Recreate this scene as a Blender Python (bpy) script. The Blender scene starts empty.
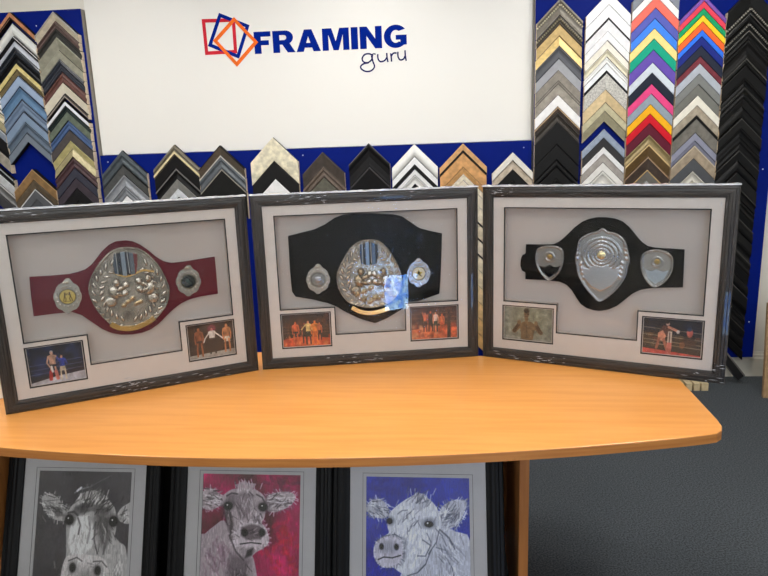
import bpy, bmesh, math, random
import numpy as np
from mathutils import Vector, Matrix
from mathutils.geometry import tessellate_polygon

random.seed(4)
rng = np.random.default_rng(7)
D = bpy.data
S = bpy.context.scene
COL = S.collection
R = math.radians

# ------------------------------------------------------------------ camera
F_PX = 629.0
PITCH, ROLL = R(12.0918), R(-1.9853)
CAM = np.array([0.0, 0.0, 1.58])
FW = np.array([0, math.cos(PITCH), -math.sin(PITCH)])
U0 = np.array([0, math.sin(PITCH), math.cos(PITCH)])
R0 = np.array([1.0, 0, 0])
RT = math.cos(ROLL) * R0 + math.sin(ROLL) * U0
UP = -math.sin(ROLL) * R0 + math.cos(ROLL) * U0
cd = D.cameras.new('camera')
cam = D.objects.new('camera', cd)
COL.objects.link(cam)
cd.sensor_width = 36
cd.lens = F_PX / 768 * 36
cam.matrix_world = Matrix(((RT[0], UP[0], -FW[0], CAM[0]), (RT[1], UP[1], -FW[1], CAM[1]), (RT[2], UP[2], -FW[2], CAM[2]), (0, 0, 0, 1)))
S.camera = cam


def ray(x, y):
    """direction of the line of sight measured in the photograph"""
    return FW * F_PX + RT * (x - 384) - UP * (y - 288)


def hit(x, y, P, n):
    d = ray(x, y)
    P = np.array(P, float)
    n = np.array(n, float)
    return CAM + d * (np.dot(P - CAM, n) / np.dot(d, n))


# ------------------------------------------------------------------ materials
def lin(c):
    return tuple((v / 255 / 12.92 if v / 255 <= .04045 else ((v / 255 + .055) / 1.055) ** 2.4) for v in c)


MATS = {}


def mat(name, c, rough=.5, metal=0., vary=.06, scale=(30, 30, 30), bump=0., coat=0., spec=.5, c2=None, attr=None, bscale=None):
    """principled material with a noise-driven colour and optional bump; attr = name of a colour attribute used as print"""
    if name in MATS:
        return MATS[name]
    m = D.materials.new(name)
    m.use_nodes = True
    nt = m.node_tree
    b = nt.nodes['Principled BSDF']
    b.inputs['Roughness'].default_value = rough
    b.inputs['Metallic'].default_value = metal
    b.inputs['Coat Weight'].default_value = coat
    b.inputs['Specular IOR Level'].default_value = spec
    tc = nt.nodes.new('ShaderNodeTexCoord')
    mp = nt.nodes.new('ShaderNodeMapping')
    mp.inputs['Scale'].default_value = scale
    nt.links.new(tc.outputs['Object'], mp.inputs['Vector'])
    nz = nt.nodes.new('ShaderNodeTexNoise')
    nz.inputs['Scale'].default_value = 1
    nz.inputs['Detail'].default_value = 4
    nt.links.new(mp.outputs['Vector'], nz.inputs['Vector'])
    if attr:
        a = nt.nodes.new('ShaderNodeAttribute')
        a.attribute_name = attr
        nt.links.new(a.outputs['Color'], b.inputs['Base Color'])
    else:
        rp = nt.nodes.new('ShaderNodeValToRGB')
        L = lin(c)
        if c2 is None:
            A = tuple(v * (1 - vary) for v in L)
            B = tuple(min(1, v * (1 + vary)) for v in L)
        else:
            A, B = L, lin(c2)
        rp.color_ramp.elements[0].position = .35
        rp.color_ramp.elements[1].position = .65
        rp.color_ramp.elements[0].color = (*A, 1)
        rp.color_ramp.elements[1].color = (*B, 1)
        nt.links.new(nz.outputs['Fac'], rp.inputs['Fac'])
        nt.links.new(rp.outputs['Color'], b.inputs['Base Color'])
    if bump:
        bp = nt.nodes.new('ShaderNodeBump')
        bp.inputs['Strength'].default_value = bump
        bp.inputs['Distance'].default_value = .004
        src = nz
        if bscale:
            src = nt.nodes.new('ShaderNodeTexNoise')
            src.inputs['Scale'].default_value = bscale
            nt.links.new(tc.outputs['Object'], src.inputs['Vector'])
        nt.links.new(src.outputs['Fac'], bp.inputs['Height'])
        nt.links.new(bp.outputs['Normal'], b.inputs['Normal'])
    MATS[name] = m
    return m


def clear_film(name, rough, tint=(1, 1, 1), bump=0., scale=(20, 20, 20), boost=1.0, haze=0.0):
    """thin clear sheet: transparent with a fresnel gloss"""
    m = D.materials.new(name)
    m.use_nodes = True
    nt = m.node_tree
    nt.nodes.remove(nt.nodes['Principled BSDF'])
    out = nt.nodes['Material Output']
    tr = nt.nodes.new('ShaderNodeBsdfTransparent')
    tr.inputs['Color'].default_value = (*tint, 1)
    gl = nt.nodes.new('ShaderNodeBsdfGlossy')
    gl.inputs['Roughness'].default_value = rough
    fr = nt.nodes.new('ShaderNodeFresnel')
    fr.inputs['IOR'].default_value = 1.45
    mul = nt.nodes.new('ShaderNodeMath')
    mul.operation = 'MULTIPLY'
    mul.use_clamp = True
    mul.inputs[1].default_value = boost
    nt.links.new(fr.outputs['Fac'], mul.inputs[0])
    mx = nt.nodes.new('ShaderNodeMixShader')
    nt.links.new(mul.outputs[0], mx.inputs[0])
    nt.links.new(tr.outputs[0], mx.inputs[1])
    nt.links.new(gl.outputs[0], mx.inputs[2])
    last = mx
    if haze:
        df = nt.nodes.new('ShaderNodeBsdfDiffuse')
        df.inputs['Color'].default_value = (.8, .8, .8, 1)
        m2 = nt.nodes.new('ShaderNodeMixShader')
        m2.inputs[0].default_value = haze
        nt.links.new(mx.outputs[0], m2.inputs[1])
        nt.links.new(df.outputs[0], m2.inputs[2])
        last = m2
    if bump:
        tc = nt.nodes.new('ShaderNodeTexCoord')
        mp = nt.nodes.new('ShaderNodeMapping')
        mp.inputs['Scale'].default_value = scale
        nz = nt.nodes.new('ShaderNodeTexNoise')
        nz.inputs['Scale'].default_value = 1
        nz.inputs['Detail'].default_value = 3
        nz.inputs['Distortion'].default_value = 1.2
        bp = nt.nodes.new('ShaderNodeBump')
        bp.inputs['Strength'].default_value = bump
        bp.inputs['Distance'].default_value = .01
        nt.links.new(tc.outputs['Object'], mp.inputs['Vector'])
        nt.links.new(mp.outputs['Vector'], nz.inputs['Vector'])
        nt.links.new(nz.outputs['Fac'], bp.inputs['Height'])
        nt.links.new(bp.outputs['Normal'], gl.inputs['Normal'])
        nt.links.new(bp.outputs['Normal'], fr.inputs['Normal'])
    nt.links.new(last.outputs[0], out.inputs['Surface'])
    return m


# ------------------------------------------------------------------ mesh helpers
def link(o, parent=None, loc=None, rz=None):
    COL.objects.link(o)
    if parent is not None:
        o.parent = parent
    if loc is not None:
        o.location = loc
    if rz is not None:
        o.rotation_euler = (0, 0, rz)
    return o


def mesh(name, V, Fc, mats, parent=None, loc=None, rz=None, midx=None, smooth=False, clean=True):
    me = D.meshes.new(name)
    me.from_pydata([tuple(map(float, v)) for v in V], [], [tuple(f) for f in Fc])
    if not isinstance(mats, (list, tuple)):
        mats = [mats]
    for m in mats:
        me.materials.append(m)
    if midx is not None:
        for p, i in zip(me.polygons, midx):
            p.material_index = i
    if clean:
        bm = bmesh.new()
        bm.from_mesh(me)
        bmesh.ops.recalc_face_normals(bm, faces=bm.faces)
        bm.to_mesh(me)
        bm.free()
    if smooth:
        for p in me.polygons:
            p.use_smooth = True
    me.update()
    return link(D.objects.new(name, me), parent, loc, rz)


def thing(name, label, cat, loc=(0, 0, 0), rz=0., group=None):
    o = D.objects.new(name, None)
    o.empty_display_size = .05
    link(o, None, loc, rz)
    return tag(o, label, cat, group)


def tag(o, label, cat, group=None):
    o['label'] = label
    o['category'] = cat
    if group:
        o['group'] = group
    return o


def structure(o):
    o['kind'] = 'structure'
    return o


def boxv(x0, x1, y0, y1, z0, z1):
    V = [(x0, y0, z0), (x1, y0, z0), (x1, y1, z0), (x0, y1, z0), (x0, y0, z1), (x1, y0, z1), (x1, y1, z1), (x0, y1, z1)]
    Fc = [(0, 3, 2, 1), (4, 5, 6, 7), (0, 1, 5, 4), (1, 2, 6, 5), (2, 3, 7, 6), (3, 0, 4, 7)]
    return V, Fc


def box(name, b, m, parent=None, bevel=0., **k):
    V, Fc = boxv(*b)
    o = mesh(name, V, Fc, m, parent, **k)
    if bevel:
        bm = bmesh.new()
        bm.from_mesh(o.data)
        bmesh.ops.bevel(bm, geom=list(bm.edges), offset=bevel, segments=2, affect='EDGES', profile=.5)
        bm.to_mesh(o.data)
        bm.free()
    return o


def prism(loops, y0, y1, bevel=0.):
    """polygon (with holes) in x,z extruded from y0 (front) to y1 (back)"""
    pts, Fc = [], []
    for L in loops:
        pts += list(L)
    n = len(pts)
    tri = tessellate_polygon([[Vector((p[0], p[1], 0)) for p in L] for L in loops])
    V = [(p[0], y0, p[1]) for p in pts] + [(p[0], y1, p[1]) for p in pts]
    for t in tri:
        Fc.append(tuple(t))
        Fc.append(tuple(i + n for i in reversed(t)))
    k = 0
    for L in loops:
        m_ = len(L)
        for i in range(m_):
            a, b = k + i, k + (i + 1) % m_
            Fc.append((a, b, b + n, a + n))
        k += m_
    return V, Fc


def flat(name, loops, y0, y1, m, parent=None, **k):
    V, Fc = prism(loops, y0, y1)
    return mesh(name, V, Fc, m, parent, **k)


def smooth_loop(P, n=6, closed=True):
    """Catmull-Rom through the points"""
    P = [np.array(p, float) for p in P]
    o = []
    N = len(P)
    rg = range(N) if closed else range(N - 1)
    for i in rg:
        if closed:
            p0, p1, p2, p3 = P[(i - 1) % N], P[i], P[(i + 1) % N], P[(i + 2) % N]
        else:
            p0, p1, p2, p3 = P[max(i - 1, 0)], P[i], P[i + 1], P[min(i + 2, N - 1)]
        for j in range(n):
            t = j / n
            o.append(.5 * ((2 * p1) + (-p0 + p2) * t + (2 * p0 - 5 * p1 + 4 * p2 - p3) * t * t + (-p0 + 3 * p1 - 3 * p2 + p3) * t ** 3))
    if not closed:
        o.append(P[-1])
    return [tuple(p) for p in o]


def ribbon(pts, w, taper=0.):
    """outline of a stroke of width w"""
    P = [np.array(p, float) for p in pts]
    Lf, Rt = [], []
    n = len(P)
    for i in range(n):
        d = P[min(i + 1, n - 1)] - P[max(i - 1, 0)]
        d = d / (np.linalg.norm(d) + 1e-9)
        nrm = np.array([-d[1], d[0]])
        ww = (w[i] if isinstance(w, (list, tuple)) else w * (1 - taper * abs(2 * i / (n - 1) - 1) ** 2)) / 2
        Lf.append(P[i] + nrm * ww)
        Rt.append(P[i] - nrm * ww)
    return [tuple(p) for p in Lf + Rt[::-1]]


def ribbon_mesh(strokes, y0, y1):
    """several strokes joined as one piece (quads, safe for self-crossing strokes)"""
    V, Fc = [], []
    for pts, w in strokes:
        o = ribbon(pts, w)
        n = len(o) // 2
        b = len(V)
        V += [(p[0], y0, p[1]) for p in o] + [(p[0], y1, p[1]) for p in o]
        m_ = len(o)
        for i in range(n - 1):
            a, c, d, e = i, i + 1, m_ - 2 - i, m_ - 1 - i
            Fc.append((b + a, b + c, b + d, b + e))
            Fc.append((b + m_ + a, b + m_ + e, b + m_ + d, b + m_ + c))
        for i in range(m_):
            j = (i + 1) % m_
            Fc.append((b + i, b + j, b + m_ + j, b + m_ + i))
    return V, Fc


def rect_sweep(W, H, prof, x0=0., z0=0.):
    """mitred moulding round a rectangle. prof = closed list of (inset, y). midx 0 rails, 1 stiles"""
    V, Fc, mi = [], [], []
    n = len(prof)
    for (cx, cz, sx, sz) in ((0, 0, 1, 1), (W, 0, -1, 1), (W, H, -1, -1), (0, H, 1, -1)):
        for (w, y) in prof:
            V.append((x0 + cx + sx * w, y, z0 + cz + sz * w))
    for s in range(4):
        for i in range(n):
            a, b = s * n + i, s * n + (i + 1) % n
            c, d = ((s + 1) % 4) * n + (i + 1) % n, ((s + 1) % 4) * n + i
            Fc.append((a, b, c, d))
            mi.append(s % 2)
    return V, Fc, mi


def sides_of_frame(name, W, H, prof, mats, parent):
    """the four mitred lengths of a frame, each a mesh of its own"""
    V, Fc, mi = rect_sweep(W, H, prof)
    n = len(prof)
    for s in range(4):
        a, b = s, (s + 1) % 4
        VV = V[a * n:(a + 1) * n] + V[b * n:(b + 1) * n]
        FF = [(i, (i + 1) % n, n + (i + 1) % n, n + i) for i in range(n)]
        FF += [tuple(range(n)), tuple(range(2 * n - 1, n - 1, -1))]
        mesh(name, VV, FF, mats[s % 2], parent)


# ------------------------------------------------------------------ painter for printed pictures and reliefs
class Canvas:
    def __init__(s, w, h, res, bg=(0, 0, 0)):
        """w,h metres, res metres per cell; origin at the lower left, coordinates in metres"""
        s.nx, s.nz = int(round(w / res)) + 1, int(round(h / res)) + 1
        s.w, s.h = w, h
        s.X, s.Z = np.meshgrid(np.linspace(0, w, s.nx), np.linspace(0, h, s.nz), indexing='ij')
        s.C = np.ones((s.nx, s.nz, 3)) * np.array(bg, float)
        s.H = np.zeros((s.nx, s.nz))
        s.res = res
        s.map = lambda p: p

    def _apply(s, a, c, al):
        a = (np.clip(a, 0, 1) * al)[..., None]
        s.C = s.C * (1 - a) + np.array(c, float) * a

    def mask_poly(s, P, soft):
        P = [s.map(p) for p in P]
        x, z = s.X, s.Z
        ins = np.zeros(x.shape, bool)
        dist = np.full(x.shape, 1e9)
        n = len(P)
        for i in range(n):
            (x1, z1), (x2, z2) = P[i], P[(i + 1) % n]
            if z1 != z2:
                c = ((z1 > z) != (z2 > z)) & (x < (x2 - x1) * (z - z1) / (z2 - z1) + x1)
                ins ^= c
            dx, dz = x2 - x1, z2 - z1
            L = dx * dx + dz * dz + 1e-12
            t = np.clip(((x - x1) * dx + (z - z1) * dz) / L, 0, 1)
            dist = np.minimum(dist, np.hypot(x - x1 - t * dx, z - z1 - t * dz))
        sd = np.where(ins, dist, -dist)
        return np.clip(.5 + sd / (2 * soft), 0, 1), sd

    def poly(s, P, c, al=1., soft=None, sm=0):
        if sm:
            P = smooth_loop(P, sm)
        m, sd = s.mask_poly(P, soft or s.res * .7)
        s._apply(m, c, al)
        return m, sd

    def ell(s, cx, cz, rx, rz, c, al=1., rot=0., soft=.2, bump=0.):
        (mx, mz) = s.map((cx, cz))
        k = getattr(s, 'k', 1.)
        rx, rz = rx * k, rz * k
        ca, sa = math.cos(rot), math.sin(rot)
        dx, dz = s.X - mx, s.Z - mz
        u = (dx * ca + dz * sa) / rx
        v = (-dx * sa + dz * ca) / rz
        r = np.hypot(u, v)
        a = np.clip((1 + soft - r) / (2 * soft + 1e-6), 0, 1)
        if c is not None:
            s._apply(a, c, al)
        if bump:
            s.H = np.maximum(s.H, 0) + bump * np.sqrt(np.clip(1 - r * r, 0, 1))

    def line(s, P, w, c, al=1., soft=None, bump=0.):
        P = [s.map(p) for p in P]
        dist = np.full(s.X.shape, 1e9)
        for (x1, z1), (x2, z2) in zip(P[:-1], P[1:]):
            dx, dz = x2 - x1, z2 - z1
            L = dx * dx + dz * dz + 1e-12
            t = np.clip(((s.X - x1) * dx + (s.Z - z1) * dz) / L, 0, 1)
            dist = np.minimum(dist, np.hypot(s.X - x1 - t * dx, s.Z - z1 - t * dz))
        w = w * getattr(s, 'k', 1.)
        soft = soft or s.res * .7
        if c is not None:
            s._apply(np.clip(.5 + (w / 2 - dist) / (2 * soft), 0, 1), c, al)
        if bump:
            s.H += bump * np.sqrt(np.clip(1 - (dist / (w / 2)) ** 2, 0, 1))

    def noise(s, amp, cells=(8, 8), chroma=0.):
        gx, gz = cells
        for o in range(3):
            k = 2 ** o
            g = rng.normal(0, 1, (gx * k + 2, gz * k + 2))
            fx = np.linspace(0, gx * k, s.nx)
            fz = np.linspace(0, gz * k, s.nz)
            ix, iz = fx.astype(int), fz.astype(int)
            tx, tz = (fx - ix)[:, None], (fz - iz)[None, :]
            v = (g[np.ix_(ix, iz)] * (1 - tx) * (1 - tz) + g[np.ix_(ix + 1, iz)] * tx * (1 - tz) + g[np.ix_(ix, iz + 1)] * (1 - tx) * tz + g[np.ix_(ix + 1, iz + 1)] * tx * tz)
            s.C = s.C * (1 + (v * amp / (o + 1))[..., None])
        s.C = np.clip(s.C, 0, 255)

    def to_mesh(s, name, m, parent, x0, z0, y, keep=None, thick=.0, smooth=True):
        """print as a grid with a colour per vertex; H lifts towards the viewer (-y)"""
        V = np.stack([s.X + x0, y - s.H, s.Z + z0], -1).reshape(-1, 3)
        idx = np.arange(s.nx * s.nz).reshape(s.nx, s.nz)
        q = np.stack([idx[:-1, :-1], idx[1:, :-1], idx[1:, 1:], idx[:-1, 1:]], -1).reshape(-1, 4)
        if keep is not None:
            kk = keep[:-1, :-1] & keep[1:, :-1] & keep[1:, 1:] & keep[:-1, 1:]
            q = q[kk.reshape(-1)]
        me = D.meshes.new(name)
        me.from_pydata(V.tolist(), [], q.tolist())
        ca = me.color_attributes.new('print', 'FLOAT_COLOR', 'POINT')
        c = np.clip(s.C, 0, 255) / 255
        c = np.where(c <= .04045, c / 12.92, ((c + .055) / 1.055) ** 2.4).reshape(-1, 3)
        ca.data.foreach_set('color', np.concatenate([c, np.ones((len(c), 1))], 1).ravel())
        me.materials.append(m)
        if smooth:
            me.polygons.foreach_set('use_smooth', [True] * len(me.polygons))
        if keep is not None:
            bm = bmesh.new()
            bm.from_mesh(me)
            bmesh.ops.delete(bm, geom=[v for v in bm.verts if not v.link_faces], context='VERTS')
            bm.to_mesh(me)
            bm.free()
        return link(D.objects.new(name, me), parent)


PRINT = mat('printed_paper', (0, 0, 0), rough=.35, attr='print')
RELIEF = mat('cast_relief_metal', (0, 0, 0), rough=.22, metal=.8, attr='print')

# ------------------------------------------------------------------ room
WYAW = R(-4)
WN = np.array([-math.sin(WYAW), math.cos(WYAW), 0])
WT = np.array([math.cos(WYAW), math.sin(WYAW), 0])
WD = 4.2525


def wall_pt(t, off, z):
    return WT * t + WN * (WD - off) + np.array([0, 0, z])


def on_wall(x, y, off):
    p = hit(x, y, WN * (WD - off), WN)
    return float(p @ WT), float(p[2])


wall_m = mat('off_white_painted_wall', (226, 222, 212), rough=.7, vary=.02, scale=(2, 2, 2), bump=.05, bscale=60)
ceil_m = mat('white_ceiling', (232, 232, 230), rough=.8, vary=.01)
carpet = mat('blue_grey_carpet', (54, 58, 62), rough=.95, scale=(150, 150, 150), c2=(88, 93, 97), bump=.6, spec=.1)
skirt_m = mat('cream_gloss_skirting', (214, 210, 196), rough=.35, vary=.02)
X0, X1, YB = -4.2, 3.6, -2.0


def wbox(name, t0, t1, o0, o1, z0, z1, m, **k):
    """box in wall coordinates (t along the wall, o = distance out from it)"""
    V, Fc = boxv(t0, t1, WD - o1, WD - o0, z0, z1)
    return mesh(name, V, Fc, m, rz=WYAW, loc=(0, 0, 0), **k)


structure(box('floor', (X0 - .2, X1 + .6, YB - .2, 5.2, -.1, 0), carpet))
structure(box('ceiling', (X0 - .2, X1 + .6, YB - .2, 5.2, 3.0, 3.1), ceil_m))
structure(wbox('wall_back', -4.6, 3.9, -.1, 0, 0, 3.0, wall_m))
structure(box('wall_left', (X0 - .1, X0, YB, 4.7, 0, 3.0), wall_m))
structure(box('wall_right', (X1, X1 + .1, YB, 4.1, 0, 3.0), wall_m))
# front wall with an opening for the added fill pane
WX = (.578, .808, .105, .44)  # extent of the added blue pane
BW = (-3.4, 3.0, 1.55, 2.85)
structure(flat('wall_front', [[(X0, 0.0), (X1, 0.0), (X1, 3.0), (X0, 3.0)], [(BW[0], BW[2]), (BW[0], BW[3]), (BW[1], BW[3]), (BW[1], BW[2])]], YB - .1, YB, wall_m))
# added unseen blocker keeping the blue pane out of the left frame's glass
structure(box('reflection_blocker', (-.9, .395, -.06, 0, 0, .70), wall_m))
structure(flat('blue_pane_stand', [[(.45, 0), (.95, 0), (.95, .62), (.45, .62)], [(WX[0], WX[2]), (WX[0], WX[3]), (WX[1], WX[3]), (WX[1], WX[2])]], -.86, -.80, wall_m))  # unseen stand added to hold the blue pane
V, Fc, mi = rect_sweep(3.2, .15, [(0, 0), (0, .001)])
# skirting board with a moulded top
sp = [(0, 0), (.016, 0), (.016, .125), (.012, .135), (.012, .15), (.007, .158), (.004, .17), (0, .17)]
V, Fc = [], []
for t in (-4.6, 3.9):
    V += [(t, WD - o, z) for o, z in sp]
n = len(sp)
Fc = [(i, (i + 1) % n, n + (i + 1) % n, n + i) for i in range(n)] + [tuple(range(n)), tuple(range(2 * n - 1, n - 1, -1))]
structure(mesh('baseboard_back', V, Fc, skirt_m, rz=WYAW))

# ------------------------------------------------------------------ blue display boards and the white sign board
blue = mat('royal_blue_laminate', (2, 26, 116), rough=.5, vary=.05, scale=(6, 6, 6), spec=.08)
board_edge = mat('grey_board_edge', (150, 145, 134), rough=.6)
dot_m = mat('pale_screw_cap', (200, 205, 220), rough=.3)


def display_board(t0, t1, z0, z1, label, screws, edge=True, depth=.06):
    o = thing('display_board', label, 'display board', tuple(wall_pt((t0 + t1) / 2, 0, z0)), WYAW)
    hw = (t1 - t0) / 2
    box('panel', (-hw, hw, -depth, -depth + .004, 0, z1 - z0), blue, o)
    box('carcass', (-hw, hw, -depth + .004, -.0005, 0, z1 - z0), board_edge if edge else blue, o)
    for (t, z) in screws:
        c = [(math.cos(a) * .004, math.sin(a) * .004) for a in np.linspace(0, 2 * math.pi, 10, endpoint=False)]
        flat('screw_cap', [[(t - (t0 + t1) / 2 + a, z - z0 + b) for a, b in c]], -depth - .002, -depth, dot_m, o)
    return o


ZB = .153
display_board(-3.6, -2.183, ZB, 2.552, 'tall blue display board left of the white sign', [(-2.490, 2.462)])
display_board(-2.180, .690, ZB, 1.628, 'low wide blue display board under the white sign', [(-2.13, 1.585), (-.80, 1.585), (.64, 1.585)], edge=False, depth=.05)
display_board(.700, 2.180, ZB, 3.0, 'tall blue display board right of the white sign', [(2.135, 1.40), (2.135, .40)])

signw = mat('white_sign_board', (236, 234, 229), rough=.42, vary=.008, scale=(1, 1, 1))
sign = thing('sign_board', 'large white sign board lettered in blue with three overlapping square outlines', 'sign', tuple(wall_pt(0, 0, 1.632)), WYAW)
SZ = 1.632
box('panel', (-2.176, .688, -.02, -.0005, 0, 3.0 - SZ), signw, sign)
blue_v = mat('blue_vinyl', (0, 34, 136), rough=.75, spec=.05)
navy_v = mat('dark_blue_vinyl', (18, 26, 88), rough=.75, spec=.05)
red_v = mat('red_vinyl', (205, 44, 58), rough=.75, spec=.05)
orange_v = mat('orange_vinyl', (240, 112, 40), rough=.75, spec=.05)


def arc(cx, cz, rx, rz, a0, a1, n=14):
    return [(cx + rx * math.cos(R(a0 + (a1 - a0) * i / n)), cz + rz * math.sin(R(a0 + (a1 - a0) * i / n))) for i in range(n + 1)]


LET = {
    'F': (.72, [[(0, 0), (0, 1), (.72, 1), (.72, .77), (.29, .77), (.29, .60), (.63, .60), (.63, .38), (.29, .38), (.29, 0)]]),
    'R': (.92, [[(0, 0), (0, 1)] + arc(.55, .69, .33, .31, 90, -60, 10) + [(.95, 0), (.62, 0), (.40, .37), (.29, .37), (.29, 0)],
                [(.29, .57), (.29, .80), (.50, .80), (.57, .76), (.59, .685), (.57, .61), (.50, .57)]]),
    'A': (1.04, [[(0, 0), (.36, 1), (.68, 1), (1.04, 0), (.73, 0), (.67, .18), (.36, .18), (.30, 0)], [(.425, .39), (.52, .70), (.61, .39)]]),
    'M': (1.14, [[(0, 0), (0, 1), (.40, 1), (.57, .40), (.74, 1), (1.14, 1), (1.14, 0), (.88, 0), (.88, .72), (.68, 0), (.46, 0), (.26, .72), (.26, 0)]]),
    'I': (.29, [[(0, 0), (0, 1), (.29, 1), (.29, 0)]]),
    'N': (.93, [[(0, 0), (0, 1), (.30, 1), (.65, .44), (.65, 1), (.93, 1), (.93, 0), (.64, 0), (.28, .58), (.28, 0)]]),
    'G': (.98, [arc(.50, .5, .50, .52, 38, 312, 26) + [(.96, .12), (.96, .56), (.50, .56), (.50, .35), (.69, .35), (.69, .24)] + arc(.50, .5, .21, .29, 308, 55, 20)]),
}
word = 'FRAMING'
tw = sum(LET[c][0] for c in word)
zt, zb, xa, xb = 2.368, 2.2345, -1.078, -.094
H_ = zt - zb
gap = .085
sx = (xb - xa) / ((tw + gap * 6) * H_)
x = xa
for c in word:
    w, loops = LET[c]
    flat('letter', [[(x + p[0] * H_ * sx, zb - SZ + p[1] * H_) for p in L] for L in loops], -.0225, -.02, blue_v, sign)
    x += (w + gap) * H_ * sx


def sg(px, py):
    t, z = on_wall(190 + px / 3.339, py / 3.339, .02)
    return (t, z - SZ)


for nm, P, m, y in (('red', [(39, 64), (150, 61), (158, 178), (51, 184)], red_v, -.0215), ('blue', [(97, 43), (199, 84), (164, 196), (60, 154)], blue_v, -.0225), ('orange', [(147, 57), (228, 141), (157, 223), (77, 136)], orange_v, -.0235)):
    Q = [np.array(sg(*p)) for p in P]
    c = sum(Q) / 4
    inner = [tuple(c + (q - c) * .80) for q in Q]
    o = flat('square_outline', [[tuple(q) for q in Q], inner], y, -.02, m, sign)
    o['label'] = nm + ' square outline'


def gp(L, n=5):
    return smooth_loop([sg(*p) for p in L], n, closed=False)


lw = .0092
for strokes in (
        [(gp([(611, 187), (600, 180), (584, 182), (575, 195), (580, 207), (594, 209), (606, 200), (609, 188)]), lw), (gp([(606, 186), (611, 206), (616, 222), (607, 235), (590, 239), (574, 232), (570, 222), (580, 213), (596, 210)]), lw), (gp([(605, 184), (613, 180), (620, 181)]), lw * .8)],
        [(gp([(627, 181), (628, 196), (636, 206), (650, 202), (657, 192)]), lw), (gp([(657, 177), (658, 192), (661, 207)]), lw)],
        [(gp([(670, 178), (672, 192), (673, 206)]), lw), (gp([(672, 188), (679, 178), (690, 177)]), lw)],
        [(gp([(694, 173), (695, 190), (702, 200), (713, 197), (718, 187)]), lw), (gp([(718, 168), (719, 186), (722, 203)]), lw)]):
    V, Fc = ribbon_mesh(strokes, -.0225, -.02)
    mesh('script_letter', V, Fc, navy_v, sign)

# ------------------------------------------------------------------ moulding corner samples (chevrons)
raw_wood = mat('raw_pine_end', (228, 210, 182), rough=.8, vary=.15, scale=(60, 60, 60))
side_m = mat('gap_shade_moulding_side', (26, 22, 20), rough=.7, spec=.2)  # dark sides stand in for the shadow lines between samples
PROF = {   # (fraction across the moulding from the outer edge, relative height of the face)
    'flat': [(0, .92), (.06, 1), (.94, 1), (1, .92)],
    'scoop': [(0, 1), (.14, 1), (.3, .72), (.55, .6), (.8, .7), (.92, .85), (1, .85)],
    'ridge': [(0, .7), (.12, .95), (.3, 1), (.48, .78), (.62, .78), (.78, .92), (.9, .92), (1, .75)],
    'slope': [(0, 1), (.08, 1.02), (.9, .7), (1, .7)],
    'rise': [(0, .68), (.1, .68), (.88, 1), (1, 1)],
    'round': [(0, .6), (.15, .84), (.35, .98), (.5, 1), (.65, .98), (.85, .84), (1, .6)],
}


def chev_mesh(hw, b, prof, dep, base=0.):
    """one mitred corner, point up. apex of the outer edge at the origin"""
    V, Fc = [], []
    pr = [(0, 0)] + [(f, h) for f, h in prof] + [(1, 0)]
    for f, h in pr:
        y = -(base + dep * h)
        z = -f * b
        V += [(-hw, y, z - hw), (0, y, z), (hw, y, z - hw)]
    n = len(pr)
    mi = []
    for i in range(n):
        j = (i + 1) % n
        for k in (0, 1):
            Fc.append((3 * i + k, 3 * i + k + 1, 3 * j + k + 1, 3 * j + k))
            mi.append(2 if i in (0, n - 2, n - 1) else 0)
    Fc.append(tuple(3 * i for i in range(n)))
    Fc.append(tuple(3 * i + 2 for i in reversed(range(n))))
    mi += [1, 1]
    return V, Fc, mi


def proj_y(t, off, z):
    p = wall_pt(t, off, z) - CAM
    return 288 - F_PX * (p @ UP) / (p @ FW)


def z_at(t, off, ypx):
    lo, hi = 0., 3.2
    for _ in range(40):
        mid = (lo + hi) / 2
        if proj_y(t, off, mid) > ypx:
            lo = mid
        else:
            hi = mid
    return (lo + hi) / 2


def finish(c, kind):
    nm = 'moulding_%d_%d_%d_%s' % (*c, kind)
    if max(c) < 48 and kind in ('plain', 'gloss', 'rough'):
        c = tuple(int(v * .55) for v in c)
        return mat(nm, c, rough=.42 if kind == 'gloss' else .55, vary=.15, spec=.22)
    if kind == 'gloss':
        return mat(nm, c, rough=.22, coat=.3, vary=.04)
    if kind == 'metal':
        return mat(nm, c, rough=.42, metal=.3, vary=.12, scale=(40, 40, 40))
    if kind == 'wood':
        return mat(nm, c, rough=.5, vary=.22, scale=(30, 90, 30))
    if kind == 'rough':
        return mat(nm, c, rough=.6, vary=.3, scale=(120, 120, 120), bump=.5)
    return mat(nm, c, rough=.55, vary=.05, spec=.25)


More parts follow.
